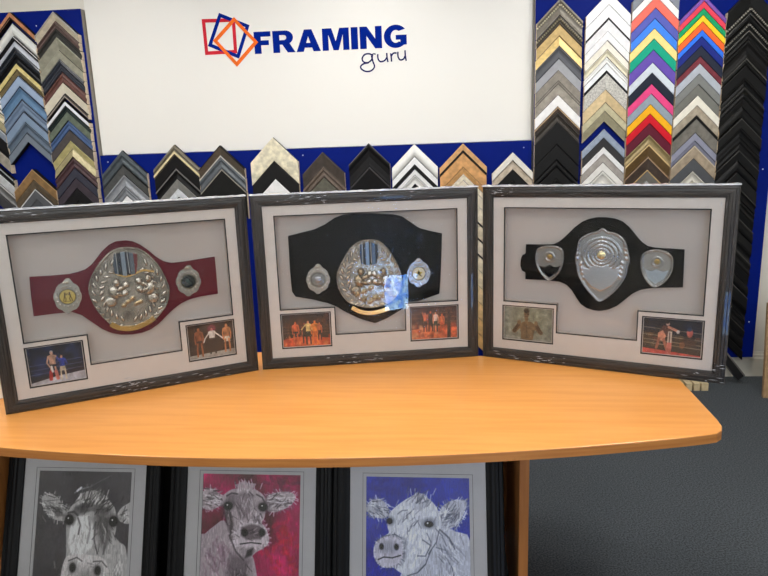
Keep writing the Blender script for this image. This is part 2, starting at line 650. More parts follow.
def column(t, hw, items, desc, group, board=.06, front=.09, endm=None, deep=1.):
    """items: (y of the point in the photograph, y of the inner point, name, colour, finish, profile, lip colour or None, depth)"""
    prev = None
    for it in items:
        ya, yb, nm, c, fin, pr, lip, dep = (it + (None,) * 8)[:8]
        dep = (dep or (front - board)) * deep
        z0 = z_at(t, board + dep, ya)
        k_ = items.index(it)
        z1 = z_at(t, board + dep, yb)
        if k_ + 1 < len(items) and items[k_ + 1][0] - yb < 3:
            nd = (items[k_ + 1][7] if len(items[k_ + 1]) > 7 else front - board) * deep
            z1 = z_at(t, board + nd, items[k_ + 1][0]) + .0026
        b = z0 - z1
        V, Fc, mi = chev_mesh(hw + random.uniform(-.002, .002), b, PROF[pr], dep)
        tt = t + random.uniform(-.0004, .0004)
        o = mesh('corner_sample', V, Fc, [finish(c, fin), endm or raw_wood, side_m], loc=tuple(wall_pt(tt, board + .0006, z0)), rz=WYAW, midx=mi)
        nw = lambda q: len(q.replace('-', ' ').replace(',', ' ').split())
        if nm.startswith('#'):
            lab = nm[1:]
        elif prev:
            lab = '%s corner sample below the %s one in the %s' % (nm, prev, desc)
            if nw(lab) > 16:
                lab = '%s corner sample below %s in the %s' % (nm, prev, desc)
            if nw(lab) > 16:
                lab = '%s corner sample in the %s' % (nm, desc)
        else:
            lab = '%s corner sample topping the %s' % (nm, desc)
        tag(o, lab, 'frame sample', group)
        if lip is not None and lip[0] == 'beads':
            bm = bmesh.new()
            fr = lip[2]
            L = hw * math.sqrt(2)
            nb = int(L / .0145)
            for s in (-1, 1):
                for k in range(nb):
                    u = (k + .5) / nb * hw
                    bmesh.ops.create_icosphere(bm, subdivisions=1, radius=.0070, matrix=Matrix.Translation((s * u, -dep * 1.0, -u - fr * b)))
            me = D.meshes.new('beading')
            bm.to_mesh(me)
            bm.free()
            me.materials.append(finish(lip[1], 'metal'))
            for p in me.polygons:
                p.use_smooth = True
            link(D.objects.new('beading', me), o)
        elif lip is not None:
            f0, f1, lc = lip[0], lip[1], lip[2]
            V, Fc, mi = chev_mesh(hw + .0006, b * (f1 - f0), [(0, .9), (.2, 1), (.8, 1), (1, .9)], .003, base=dep * .985)
            V = [(p[0], p[1], p[2] - f0 * b) for p in V]
            mesh('edge_or_gap_shade_strip', V, Fc, [finish(lc, 'gloss'), finish(lc, 'gloss'), finish(lc, 'gloss')], o, midx=mi)
        prev = nm


A = lambda *a: a
# right of the sign ------------------------------------------------
column(.842, .139, [
    A(-2, 12.5, 'beaded antique silver', (128, 122, 112), 'metal', 'scoop', ('beads', (205, 195, 170), .38), .04),
    A(15, 23.5, 'dark beaded pewter', (74, 68, 60), 'metal', 'ridge', ('beads', (150, 140, 115), .4), .035),
    A(24.5, 35.3, 'dull gold', (186, 158, 104), 'metal', 'flat', None, .03),
    A(36, 45, 'bright gold', (226, 196, 130), 'metal', 'rise', None, .032),
    A(46, 56.5, 'slate grey', (92, 94, 100), 'plain', 'scoop', None, .03),
    A(58, 69, 'silver grey', (170, 172, 178), 'plain', 'slope', (.0, .09, (60, 62, 66)), .03),
    A(70, 82.5, 'warm taupe', (134, 127, 117), 'wood', 'flat', (.75, .83, (90, 84, 76)), .028),
    A(84, 93, 'lighter taupe', (150, 143, 132), 'wood', 'flat', None, .026),
    A(95, 105.5, 'plain white', (238, 238, 238), 'plain', 'flat', None, .03),
    A(106.5, 111.5, 'brown with a tan edge', (66, 52, 42), 'wood', 'ridge', (.0, .35, (168, 140, 106)), .034),
    A(112.5, 120.5, 'dark umber', (56, 50, 44), 'wood', 'scoop', None, .03),
    A(122, 143, 'wide matt black', (34, 34, 35), 'plain', 'flat', None, .03),
    A(145, 158.5, 'second matt black', (30, 30, 31), 'plain', 'flat', None, .03),
    A(160, 166, 'narrow black', (38, 38, 39), 'plain', 'round', None, .026),
    A(167.5, 178, 'third matt black', (28, 28, 30), 'plain', 'flat', None, .03),
    A(179, 190, 'charcoal', (44, 42, 40), 'plain', 'scoop', None, .03),
    A(192, 204, 'coal black', (32, 32, 33), 'plain', 'flat', None, .03)],
    'beaded-top column', 'corner samples in the column with beaded tops')
column(1.134, .132, [
    A(-8, 3, 'pure white', (244, 244, 244), 'gloss', 'flat', None, .03),
    A(4.5, 19.5, 'bright white', (240, 240, 242), 'gloss', 'flat', (.84, .99, (22, 22, 30)), .03),  # black lower strip stands in for the shadow gap beneath
    A(20, 30, 'snowy white', (242, 242, 244), 'plain', 'slope', None, .034),
    A(31.2, 39.6, 'paper white', (236, 236, 238), 'gloss', 'flat', None, .028),
    A(40.5, 48.6, 'ivory', (228, 224, 212), 'plain', 'rise', None, .03),
    A(49.5, 56, 'deep cream', (220, 214, 192), 'plain', 'scoop', None, .03),
    A(57, 62.7, 'chalk white', (236, 236, 234), 'plain', 'ridge', None, .028),
    A(63.7, 73, 'cool white', (234, 236, 240), 'plain', 'flat', (.68, .99, (20, 20, 30)), .028),  # dark lower strip paints the shadowed gap below
    A(73.5, 88.5, 'mottled silver leaf', (196, 194, 188), 'rough', 'slope', None, .036),
    A(89.5, 101.5, 'satin tan gold', (196, 174, 134), 'metal', 'rise', None, .034),
    A(102.5, 110.5, 'champagne', (186, 178, 146), 'metal', 'flat', None, .034),
    A(111.5, 121, 'olive champagne', (160, 154, 128), 'metal', 'slope', None, .03),
    A(129, 137, 'pale steel', (146, 158, 176), 'metal', 'flat', None, .026),
    A(138, 145.8, 'dark charcoal', (50, 50, 52), 'plain', 'flat', None, .03),
    A(147, 153, 'soft white', (226, 226, 226), 'plain', 'flat', None, .03),
    A(154, 161.5, 'stone grey', (160, 154, 148), 'wood', 'flat', None, .028),
    A(162.5, 170, 'warm white', (224, 222, 218), 'plain', 'flat', None, .03),
    A(171, 186, 'pale ivory', (216, 214, 208), 'plain', 'scoop', None, .03),
    A(188, 200, 'milk white', (224, 224, 224), 'plain', 'flat', None, .03)],
    'column of whites', 'corner samples in the column of whites')
column(1.411, .138, [
    A(-24, -13.5, 'mid grey', (132, 138, 146), 'plain', 'flat', None, .03),
    A(-13, -4, 'white', (238, 238, 236), 'plain', 'flat', None, .03),
    A(-3.5, 6, 'coral', (238, 112, 96), 'plain', 'flat', None, .03),
    A(8, 18, 'periwinkle', (84, 92, 178), 'plain', 'flat', None, .03),
    A(18.5, 28, 'sky blue', (62, 132, 236), 'plain', 'flat', None, .03),
    A(28.5, 37.6, 'pale yellow', (240, 218, 140), 'plain', 'flat', None, .03),
    A(38.8, 48.5, 'emerald green', (6, 162, 130), 'plain', 'flat', None, .03),
    A(50, 61, 'violet', (100, 76, 170), 'plain', 'flat', None, .03),
    A(62.8, 72.2, 'silver white', (206, 214, 224), 'plain', 'flat', None, .03),
    A(73, 83.6, 'midnight navy', (26, 34, 50), 'plain', 'flat', None, .03),
    A(84.2, 92.6, 'hot pink', (226, 72, 134), 'plain', 'flat', None, .03),
    A(94, 104, 'cool grey', (144, 156, 168), 'plain', 'flat', None, .03),
    A(104.5, 113.5, 'golden yellow', (240, 176, 24), 'plain', 'flat', None, .03),
    A(114, 123, 'scarlet', (206, 18, 38), 'plain', 'flat', None, .03),
    A(123.5, 133.5, 'maroon', (96, 22, 44), 'plain', 'flat', None, .03),
    A(134.7, 143.3, 'pale bronze', (160, 142, 102), 'metal', 'scoop', None, .034),
    A(144.2, 155.8, 'brown gold edged', (102, 78, 42), 'metal', 'slope', (.0, .14, (214, 184, 130)), .036),
    A(157, 168.5, 'dark walnut', (64, 50, 40), 'wood', 'slope', (.0, .1, (170, 140, 110)), .034),
    A(169.7, 180, 'pewter', (118, 114, 106), 'metal', 'slope', (.0, .12, (190, 160, 110)), .03),
    A(181, 194, 'brushed nickel', (168, 168, 166), 'metal', 'flat', None, .03)],
    'coral and pink column', 'corner samples in the column with coral and pink')
column(1.693, .136, [
    A(-4.5, .8, 'lilac', (124, 82, 170), 'plain', 'flat', None, .03),
    A(1.1, 7.8, 'raspberry', (224, 66, 88), 'plain', 'flat', None, .03),
    A(8.3, 14.6, 'leaf green', (14, 156, 100), 'plain', 'flat', None, .03),
    A(15, 21.4, 'lemon yellow', (248, 208, 42), 'plain', 'flat', None, .03),
    A(21.8, 28.8, 'vivid orange', (242, 104, 46), 'plain', 'flat', None, .03),
    A(30, 36.2, 'bright blue', (48, 116, 236), 'plain', 'flat', None, .03),
    A(36.7, 44, 'royal navy', (24, 40, 128), 'plain', 'flat', None, .03),
    A(46, 55.5, 'blue black', (34, 40, 58), 'plain', 'flat', None, .03),
    A(56.4, 62.6, 'burgundy', (114, 34, 48), 'wood', 'flat', None, .03),
    A(63.6, 73, 'frost silver', (176, 182, 192), 'plain', 'flat', None, .03),
    A(74, 83.4, 'ash grey', (124, 126, 124), 'plain', 'flat', None, .03),
    A(84.6, 94.6, 'stone', (114, 114, 108), 'plain', 'flat', None, .028),
    A(95.6, 104.8, 'antique cream', (232, 228, 214), 'plain', 'flat', None, .03),
    A(105.6, 114.8, 'sand beige', (164, 152, 134), 'wood', 'flat', None, .03),
    A(115.6, 132, 'mushroom', (112, 108, 100), 'wood', 'flat', (.0, .20, (18, 17, 18)), .030),  # black upper strip paints the shadow above this sample
    A(133, 140.4, 'lavender grey', (140, 142, 160), 'plain', 'flat', None, .03),
    A(141, 144.9, 'darker lavender', (116, 118, 136), 'plain', 'flat', None, .026),
    A(145.6, 157, 'oatmeal', (158, 142, 120), 'wood', 'flat', (.0, .12, (200, 186, 164)), .03),
    A(158.6, 170, 'gunmetal', (78, 80, 84), 'plain', 'flat', None, .03),
    A(171, 180, 'off white', (196, 192, 182), 'plain', 'scoop', None, .03),
    A(181, 194, 'bone', (180, 174, 160), 'plain', 'flat', None, .03)],
    'lilac-topped column', 'corner samples in the column topped by lilac')
blk = [A(-12, 4, 'plain black', (34, 33, 33), 'plain', 'slope', None, .034),
       A(5, 12, 'silver roped black', (40, 38, 36), 'plain', 'ridge', ('beads', (150, 146, 136), .45), .034),
       A(13, 20.5, 'thin lined black', (30, 30, 30), 'gloss', 'round', (.0, .1, (92, 90, 86)), .03),
       A(21.5, 29, 'beaded black', (36, 36, 36), 'plain', 'ridge', ('beads', (128, 126, 118), .35), .034),
       A(30, 38, 'grey edged black', (34, 34, 34), 'plain', 'ridge', (.0, .12, (96, 94, 90)), .032),
       A(40, 57, 'wide satin black', (30, 29, 29), 'plain', 'scoop', None, .036),
       A(58.5, 64, 'slim black', (36, 35, 34), 'gloss', 'round', (.0, .16, (84, 82, 78)), .03)]
ordn = ['eighth', 'ninth', 'tenth', 'eleventh', 'twelfth', 'thirteenth', 'fourteenth', 'fifteenth', 'sixteenth', 'seventeenth', 'eighteenth', 'nineteenth', 'twentieth', 'twenty-first', 'twenty-second', 'twenty-third', 'twenty-fourth', 'twenty-fifth', 'twenty-sixth', 'twenty-seventh', 'twenty-eighth', 'twenty-ninth', 'thirtieth', 'thirty-first', 'thirty-second', 'thirty-third']
y = 65.5
for i, nm in enumerate(ordn):
    h = [13, 9, 11, 8, 12, 10, 9, 13, 10, 12][i % 10]
    g = 24 + (i * 7) % 12
    lab = '#%s corner sample, %s from the top of the far right black column' % ('grey-edged black' if i % 3 == 2 else 'plain black', nm)
    blk.append(A(y, y + h - 1, lab, (g, g, g + 1), ['plain', 'gloss', 'plain', 'rough'][i % 4], ['flat', 'scoop', 'ridge', 'slope', 'round'][i % 5], (.0, .08, (74, 73, 71)) if i % 3 == 2 else None, .03 + .002 * (i % 3)))
    y += h
column(1.965, .130, blk, 'far right black column', 'black corner samples at the far right')

# left of the sign ------------------------------------------------
column(-2.926, .146, [
    A(52, 62, 'bright cream', (236, 230, 210), 'plain', 'flat', None, .034),
    A(63, 73, 'clean white', (236, 238, 240), 'plain', 'flat', None, .034),
    A(74, 83, 'satin white', (222, 224, 228), 'gloss', 'round', None, .03),
    A(84.5, 93, 'white with a grey line', (226, 226, 224), 'plain', 'ridge', (.4, .55, (120, 120, 120)), .034),
    A(94, 102, 'warm cream', (214, 204, 176), 'plain', 'scoop', None, .034),
    A(103.5, 112, 'olive cream', (160, 150, 118), 'wood', 'flat', None, .03),
    A(113, 121, 'steel blue grey', (132, 142, 156), 'metal', 'flat', (.0, .16, (200, 204, 210)), .034),
    A(122.5, 137, 'coal black', (38, 38, 42), 'plain', 'slope', None, .036),
    A(138.5, 152, 'stone beige', (150, 144, 132), 'wood', 'flat', None, .036),
    A(159, 165, 'black silver edged', (34, 34, 38), 'plain', 'ridge', (.0, .2, (170, 172, 176)), .03),
    A(166, 176, 'pale silver', (190, 192, 196), 'metal', 'flat', None, .03),
    A(177, 188, 'dark silver', (98, 98, 98), 'metal', 'scoop', (.0, .16, (190, 190, 190)), .03),
    A(189, 202, 'grey black', (60, 60, 62), 'plain', 'flat', None, .03)],
    'column cut by photo edge', 'corner samples in the column at the left edge', deep=1.3)
column(-2.633, .146, [
    A(12, 18.5, 'copper brown', (186, 126, 86), 'wood', 'flat', (.72, .99, (50, 40, 36)), .034),
    A(23, 34.5, 'white cushion', (222, 224, 220), 'gloss', 'round', None, .034),
    A(36, 39.5, 'black white edged', (30, 30, 34), 'plain', 'flat', (.0, .25, (210, 212, 214)), .034),
    A(40.3, 46, 'silver lilac', (192, 196, 206), 'plain', 'rise', None, .03),
    A(47, 54, 'dark slate', (40, 44, 52), 'gloss', 'ridge', (.0, .1, (90, 96, 106)), .034),
    A(54.6, 62.5, 'ink black', (32, 34, 40), 'gloss', 'scoop', None, .03),
    A(63.6, 69, 'pale gold', (222, 206, 140), 'metal', 'flat', None, .04),
    A(69.6, 74.5, 'olive brown', (122, 108, 74), 'wood', 'slope', None, .034),
    A(75.6, 85, 'silver blue', (150, 168, 194), 'plain', 'flat', (.0, .08, (60, 66, 84)), .036),
    A(86.4, 98, 'ocean blue', (96, 128, 160), 'plain', 'scoop', (.0, .1, (40, 56, 84)), .036),
    A(99.2, 110.4, 'slate blue', (110, 128, 152), 'plain', 'ridge', (.0, .1, (50, 52, 64)), .034),
    A(111.4, 121, 'mist blue', (124, 144, 168), 'plain', 'flat', (.0, .1, (44, 46, 60)), .034),
    A(122.4, 131.4, 'blue grey', (94, 108, 124), 'plain', 'scoop', None, .034),
    A(132.6, 142, 'steel grey', (112, 122, 134), 'plain', 'flat', (.0, .1, (60, 66, 76)), .034),
    A(169.4, 179, 'bronze brown', (132, 100, 60), 'wood', 'flat', (.0, .08, (180, 150, 104)), .036),
    A(180.2, 188, 'smoked bronze', (98, 84, 66), 'wood', 'slope', None, .034),
    A(189, 199, 'ash black silver edged', (84, 86, 90), 'plain', 'flat', (.0, .12, (200, 200, 200)), .034),
    A(200, 210, 'mid slate', (70, 72, 76), 'plain', 'flat', None, .034)],
    'column with blue gap', 'corner samples in the column with a blue gap', deep=1.3)
column(-2.340, .142, [
    A(11.5, 19.5, 'cream silver', (196, 186, 166), 'metal', 'slope', (.0, .22, (168, 164, 158)), .036),
    A(20.5, 28, 'plum brown', (90, 70, 66), 'wood', 'ridge', None, .036),
    A(28.8, 36, 'soft black', (56, 56, 54), 'plain', 'scoop', None, .034),
    A(37.2, 47.5, 'olive silver', (144, 142, 126), 'metal', 'slope', None, .036),
    A(50, 58, 'sage silver', (152, 150, 134), 'metal', 'flat', None, .034),
    A(59.3, 71, 'blue charcoal', (44, 48, 58), 'gloss', 'ridge', (.0, .08, (96, 98, 100)), .034),
    A(72.3, 81.8, 'mahogany', (98, 62, 56), 'wood', 'ridge', None, .034),
    A(82.8, 91.5, 'bone cream', (214, 206, 188), 'plain', 'slope', None, .034),
    A(93.5, 98, 'black brown edged', (46, 40, 40), 'wood', 'flat', (.5, .8, (146, 136, 128)), .034),
    A(101.5, 105, 'thin white', (222, 224, 232), 'gloss', 'flat', None, .04),
    A(105.8, 111.2, 'dark bottle green', (44, 54, 54), 'gloss', 'scoop', None, .034),
    A(112, 119.5, 'moss green', (92, 102, 88), 'wood', 'flat', None, .034),
    A(120.5, 129, 'denim blue', (74, 96, 136), 'plain', 'ridge', None, .034),
    A(130.2, 139.5, 'dark taupe', (66, 60, 60), 'wood', 'flat', None, .034),
    A(140.8, 147.8, 'straw yellow', (196, 186, 132), 'metal', 'slope', None, .034),
    A(148.8, 156, 'khaki cream', (168, 158, 122), 'metal', 'rise', None, .034),
    A(157, 166.5, 'aubergine', (74, 50, 54), 'wood', 'ridge', None, .034),
    A(168, 177, 'ink navy', (36, 38, 56), 'gloss', 'flat', None, .034),
    A(178.2, 187, 'purple black', (52, 42, 52), 'wood', 'flat', None, .034),
    A(188.4, 200, 'dull black', (34, 32, 36), 'plain', 'flat', None, .034),
    A(201, 212, 'deep black', (28, 28, 30), 'plain', 'flat', None, .034)],
    'column beside the sign', 'corner samples in the column beside the white sign', deep=1.3)

# short stacks under the sign (board is thinner there)
ml = dict(board=.05)
column(-2.013, .155, [
    A(150.5, 164, 'slate gunmetal', (76, 84, 90), 'metal', 'ridge', None, .034),
    A(165, 173.8, 'dark pewter', (90, 92, 92), 'metal', 'slope', (.0, .08, (40, 42, 44)), .034),
    A(174.8, 185, 'brushed silver', (150, 154, 160), 'metal', 'scoop', None, .034),
    A(186, 195, 'mid silver', (130, 134, 140), 'metal', 'ridge', (.0, .1, (90, 92, 96)), .034),
    A(196, 206, 'snow white', (232, 232, 234), 'plain', 'flat', None, .03)],
    'first stack under sign', 'short stacks of corner samples under the sign', **ml)
column(-1.652, .155, [
    A(144.6, 154.6, 'grey gold striped', (120, 114, 98), 'metal', 'ridge', (.62, .86, (222, 206, 160)), .036),
    A(155.6, 167.5, 'broad piano black', (26, 25, 26), 'gloss', 'flat', None, .034),
    A(168.5, 178, 'silver edged black', (34, 34, 36), 'gloss', 'scoop', (.0, .16, (110, 108, 108)), .034),
    A(179.2, 187.5, 'satin silver', (142, 142, 138), 'metal', 'slope', None, .034),
    A(188.5, 196, 'bright silver', (214, 218, 224), 'metal', 'flat', None, .034),
    A(197, 207, 'deep grey', (66, 68, 70), 'plain', 'flat', None, .034)],
    'second stack under sign', 'short stacks of corner samples under the sign', **ml)
column(-1.343, .155, [
    A(145.4, 154.6, 'bronze taupe', (92, 82, 70), 'metal', 'slope', (.0, .12, (36, 34, 32)), .036),
    A(155.4, 168, 'stepped pewter', (92, 98, 104), 'metal', 'ridge', (.0, .1, (196, 192, 184)), .036),
    A(169.2, 196, 'very wide black', (34, 33, 32), 'rough', 'flat', (.0, .05, (150, 146, 136)), .034)],
    'third stack under sign', 'short stacks of corner samples under the sign', **ml)
column(-.986, .158, [
    A(137.4, 160, 'very wide marbled cream', (222, 214, 188), 'wood', 'flat', None, .036),
    A(161, 178, 'wide black', (38, 36, 38), 'plain', 'flat', None, .034),
    A(179.2, 196, 'wide white', (230, 230, 232), 'plain', 'flat', None, .034),
    A(198, 212, 'ivory white', (226, 224, 216), 'plain', 'flat', None, .034)],
    'marbled cream stack', 'short stacks of corner samples under the sign', **ml)
column(-.664, .140, [
    A(152, 165.6, 'dark chocolate', (64, 56, 50), 'wood', 'slope', None, .036),
    A(166.6, 176.6, 'cocoa', (92, 78, 68), 'wood', 'ridge', None, .034),
    A(177.6, 192, 'olive grey', (84, 82, 70), 'wood', 'flat', None, .034)],
    'brown stack under sign', 'short stacks of corner samples under the sign', **ml)
column(-.360, .133, [
    A(143.2, 166, 'thick stepped black', (30, 28, 32), 'plain', 'scoop', (.0, .05, (70, 68, 68)), .036),
    A(167.4, 190, 'second thick black', (24, 23, 26), 'plain', 'slope', (.0, .06, (60, 58, 60)), .03)],
    'all-black stack under sign', 'short stacks of corner samples under the sign', **ml)
column(-.064, .148, [
    A(144, 156.5, 'cushioned white', (234, 234, 230), 'gloss', 'round', None, .038),
    A(157.2, 169, 'black edged white', (236, 236, 238), 'plain', 'flat', (.58, .99, (22, 22, 24)), .034),  # black edge widened to paint the shadowed gap below
    A(169.6, 174.4, 'slim white', (232, 232, 234), 'plain', 'flat', None, .034),
    A(175, 183, 'shell white', (222, 222, 220), 'plain', 'scoop', None, .03),
    A(184, 192, 'little black', (24, 24, 26), 'plain', 'flat', None, .03),
    A(193, 205, 'oyster white', (232, 232, 234), 'plain', 'flat', None, .03)],
    'black and white stack', 'short stacks of corner samples under the sign', **ml)
tan = [A(143.4, 152.5, 'light oak', (206, 158, 104), 'wood', 'flat', (.70, .99, (34, 26, 22)), .036),  # dark lower strip stands for the shade between oak samples
       A(153, 166.6, 'honey oak', (204, 152, 94), 'wood', 'flat', None, .036),
       A(167.6, 173.4, 'amber oak', (206, 158, 102), 'wood', 'slope', None, .034),
       A(174.2, 179.6, 'cream ash', (220, 210, 190), 'wood', 'flat', None, .034),
       A(180.4, 190, 'buttermilk', (216, 206, 186), 'plain', 'flat', None, .034)]
for i in range(9):
    tan.append(A(192 + i * 16, 205.5 + i * 16, ['pale maple', 'limed oak', 'dark striped cream', 'faded beech', 'sanded birch', 'buff pine', 'yellow pine', 'ginger beech', 'toffee beech'][i], [(214, 204, 184), (208, 196, 172), (212, 202, 184), (222, 208, 180), (214, 198, 166), (216, 190, 146), (214, 178, 124), (208, 168, 108), (200, 158, 98)][i], 'wood', 'flat', (.0, .12, (40, 36, 34)) if i in (1, 2, 3) else None, .034))
column(.249, .150, tan, 'oak stack under sign', 'short stacks of corner samples under the sign', **ml)
column(.566, .128, [
    A(152.3, 160, 'shaded ivory', (226, 222, 212), 'plain', 'flat', None, .034),
    A(160.6, 168.6, 'putty beige', (176, 162, 144), 'wood', 'rise', None, .034),
    A(169.4, 180, 'solid black', (32, 32, 32), 'plain', 'flat', None, .034),
    A(181, 193, 'last black', (28, 28, 28), 'plain', 'flat', None, .034)],
    'ivory-topped stack', 'short stacks of corner samples under the sign', **ml)

# ------------------------------------------------------------------ table
beech = mat('beech_laminate_top', (236, 164, 86), rough=.30, scale=(3, 40, 3), c2=(228, 152, 74), spec=.5)
beech_e = mat('beech_edge_band', (184, 122, 62), rough=.4, scale=(4, 4, 120), c2=(168, 106, 50))
beech_p = mat('beech_laminate_panel', (172, 112, 58), rough=.45, scale=(60, 60, 3), c2=(156, 98, 48))
TY = R(-6)
table = thing('boardroom_table', 'beech boat-shaped table carrying the three boxed belts', 'table', (-.5, 1.7, 0), TY)
fr = []
for i in range(41):
    u = -1.44 + 2.88 * i / 40
    fr.append((u, -.011 + .092 * u * u))
# rounded right-front corner, straight slightly bowed end, bowed back
cr = [(1.440, .181), (1.466, .190), (1.488, .211), (1.502, .244), (1.507, .29)]
end = [(1.511, .42), (1.514, .52), (1.515, .66)]
crb = [(1.508, .70), (1.490, .735), (1.46, .762), (1.42, .797)]
back = [(-u, .987 - .092 * u * u) for u, _ in fr[1:-1]]
loop = fr[:-1] + cr + end + crb + back + [(-p[0], p[1]) for p in (crb[::-1] + end[::-1] + cr[::-1])][:-1]
n = len(loop)
cx = np.mean([p[0] for p in loop])
cy = np.mean([p[1] for p in loop])


def inset(p, d):
    v = np.array([p[0] - 0, p[1] - .488])
    s = np.array([abs(v[0]), abs(v[1])]) + 1e-6
    return (p[0] - d * np.sign(v[0]) * min(1, s[0] / 1.3), p[1] - d * np.sign(v[1]) * min(1, s[1] / .3))


rings = [([inset(p, .004) for p in loop], .730), ([inset(p, .001) for p in loop], .7288), (loop, .726), (loop, .7005), ([inset(p, .003) for p in loop], .699)]
V, Fc, mi = [], [], []
for L, z in rings:
    V += [(p[0], p[1], z) for p in L]
Fc.append(tuple(range(n)))
mi.append(0)
for r in range(4):
    for i in range(n):
        j = (i + 1) % n
        Fc.append((r * n + i, r * n + j, (r + 1) * n + j, (r + 1) * n + i))
        mi.append(0 if r == 0 else 1)
Fc.append(tuple(range(4 * n, 5 * n)))
mi.append(1)
mesh('tabletop', V, Fc, [beech, beech_e], table, midx=mi)
# panel legs at each end and a modesty panel between them
for s in (-1, 1):
    xo = .903 if s > 0 else -.93
    box('leg', (xo - .015, xo + .015, .19, .80, 0, .699), beech_p, table, bevel=.002)
box('modesty_panel', (-.915, .888, .60, .618, .12, .699), beech_p, table)
_p = np.array([-.5, 1.7, 0]) + .352 * np.array([-math.sin(TY), math.cos(TY), 0])
tag(box('added_dark_board', (-.905, .80, 0, .018, 0, .66), mat('added_dark_board', (14, 13, 13), rough=.6, spec=.2), None, loc=tuple(_p), rz=TY), 'added black board standing in for the dark behind the three cow pictures', 'board')  # added board; its black stands for the dark behind the pictures


# ------------------------------------------------------------------ framed championship belts
def streak(nm, sc):
    return mat(nm, (20, 19, 19), rough=.4, scale=sc, c2=(66, 61, 57), bump=.25, coat=.15, spec=.35)


rail_m = streak('brushed_black_moulding_rail', (5, 60, 220))
stile_m = streak('brushed_black_moulding_stile', (220, 60, 5))
mount = mat('white_mount_board', (216, 207, 201), rough=.8, vary=.02)
black_core = mat('black_undermount', (22, 20, 22), rough=.7)
backing = mat('pale_grey_backing', (192, 184, 179), rough=.85, vary=.03, scale=(5, 5, 5))
glass = clear_film('framing_glass', .02, (.995, 1, 1), boost=.5)
film = clear_film('shrink_wrap_film', .06, (.995, .995, .995), bump=.35, scale=(9, 9, 55), boost=.3, haze=.0)
wrapfold = mat('pale_wrap_glare', (205, 208, 214), rough=.25, vary=.25, scale=(60, 60, 200), coat=.6)  # whitish colour paints the glare of the clear wrap
photo_edge = mat('photo_white_border', (205, 200, 196), rough=.5)
gold_m = mat('polished_gold', (214, 176, 108), rough=.22, metal=1.)
silver_m = mat('polished_silver', (190, 192, 196), rough=.14, metal=1.)
FW_, FH_, FD_ = .8979, .7058, .07
GOLD, SILV = (206, 172, 110), (176, 172, 164)


class Frame:
    def __init__(s, corner, yaw, label):
        """corner: bottom left front corner on the table"""
        s.yaw = yaw
        s.t = np.array([math.cos(yaw), math.sin(yaw), 0])
        s.n = np.array([-math.sin(yaw), math.cos(yaw), 0])
        s.P = np.array(corner, float)
        s.o = thing('framed_belt', label, 'framed display', tuple(s.P), yaw, 'boxed championship belts on the table')

    def loc(s, x, y, dep):
        p = hit(x, y, s.P + s.n * dep, s.n) - s.P
        return (float(p @ s.t), float(p[2]))


def shell(f, op):
    o = f.o
    w = .0425
    prof = [(0, .004), (.003, 0), (.010, -.001), (.012, .002), (.020, .001), (.022, -.001), (.031, .0), (.033, .003), (.039, .004), (w, .008), (w, .014), (.034, .014), (.034, FD_), (0, FD_)]
    sides_of_frame('moulding', FW_, FH_, prof, [rail_m, stile_m], o)
    lo, hi, zl, zu = .084, .817, .241, .625
    a, b, zb_ = op
    opening = [(lo, zl), (a, zl), (a, zb_), (b, zb_), (b, zl), (hi, zl), (hi, zu), (lo, zu)]
    pl, pr = f.photos
    e = .035
    outer = [(e, e), (FW_ - e, e), (FW_ - e, FH_ - e), (e, FH_ - e)]

    def rc(r, g=0.):
        return [(r[0] + g, r[2] + g), (r[1] - g, r[2] + g), (r[1] - g, r[3] - g), (r[0] + g, r[3] - g)]

    def grow(L, g):
        (x0, _), (x1, _) = L[0], L[5]
        return [(lo + g, zl + g), (a + g, zl + g), (a + g, zb_ + g), (b - g, zb_ + g), (b - g, zl + g), (hi - g, zl + g), (hi - g, zu - g), (lo + g, zu - g)]
    flat('mount_board', [outer, opening[::-1], rc(pl)[::-1], rc(pr)[::-1]], .0125, .0145, mount, o)
    g = .0045
    flat('undermount', [outer, grow(opening, g)[::-1], rc(pl, g)[::-1], rc(pr, g)[::-1]], .0150, .0175, black_core, o)
    box('backing_board', (e, FW_ - e, .058, .062, e, FH_ - e), backing, o)
    # inner walls of the shadow box
    V, Fc = prism([grow(opening, -.004), grow(opening, .0)[::-1]], .0178, .0578)
    mesh('spacer', V, Fc, mount, o)
    box('dust_cover', (.004, FW_ - .004, .0665, .0695, .004, FH_ - .004), mat('brown_backing_paper', (150, 122, 84), rough=.8), o)
    box('glass_pane', (e, FW_ - e, .0095, .0115, e, FH_ - e), glass, o)
    return opening


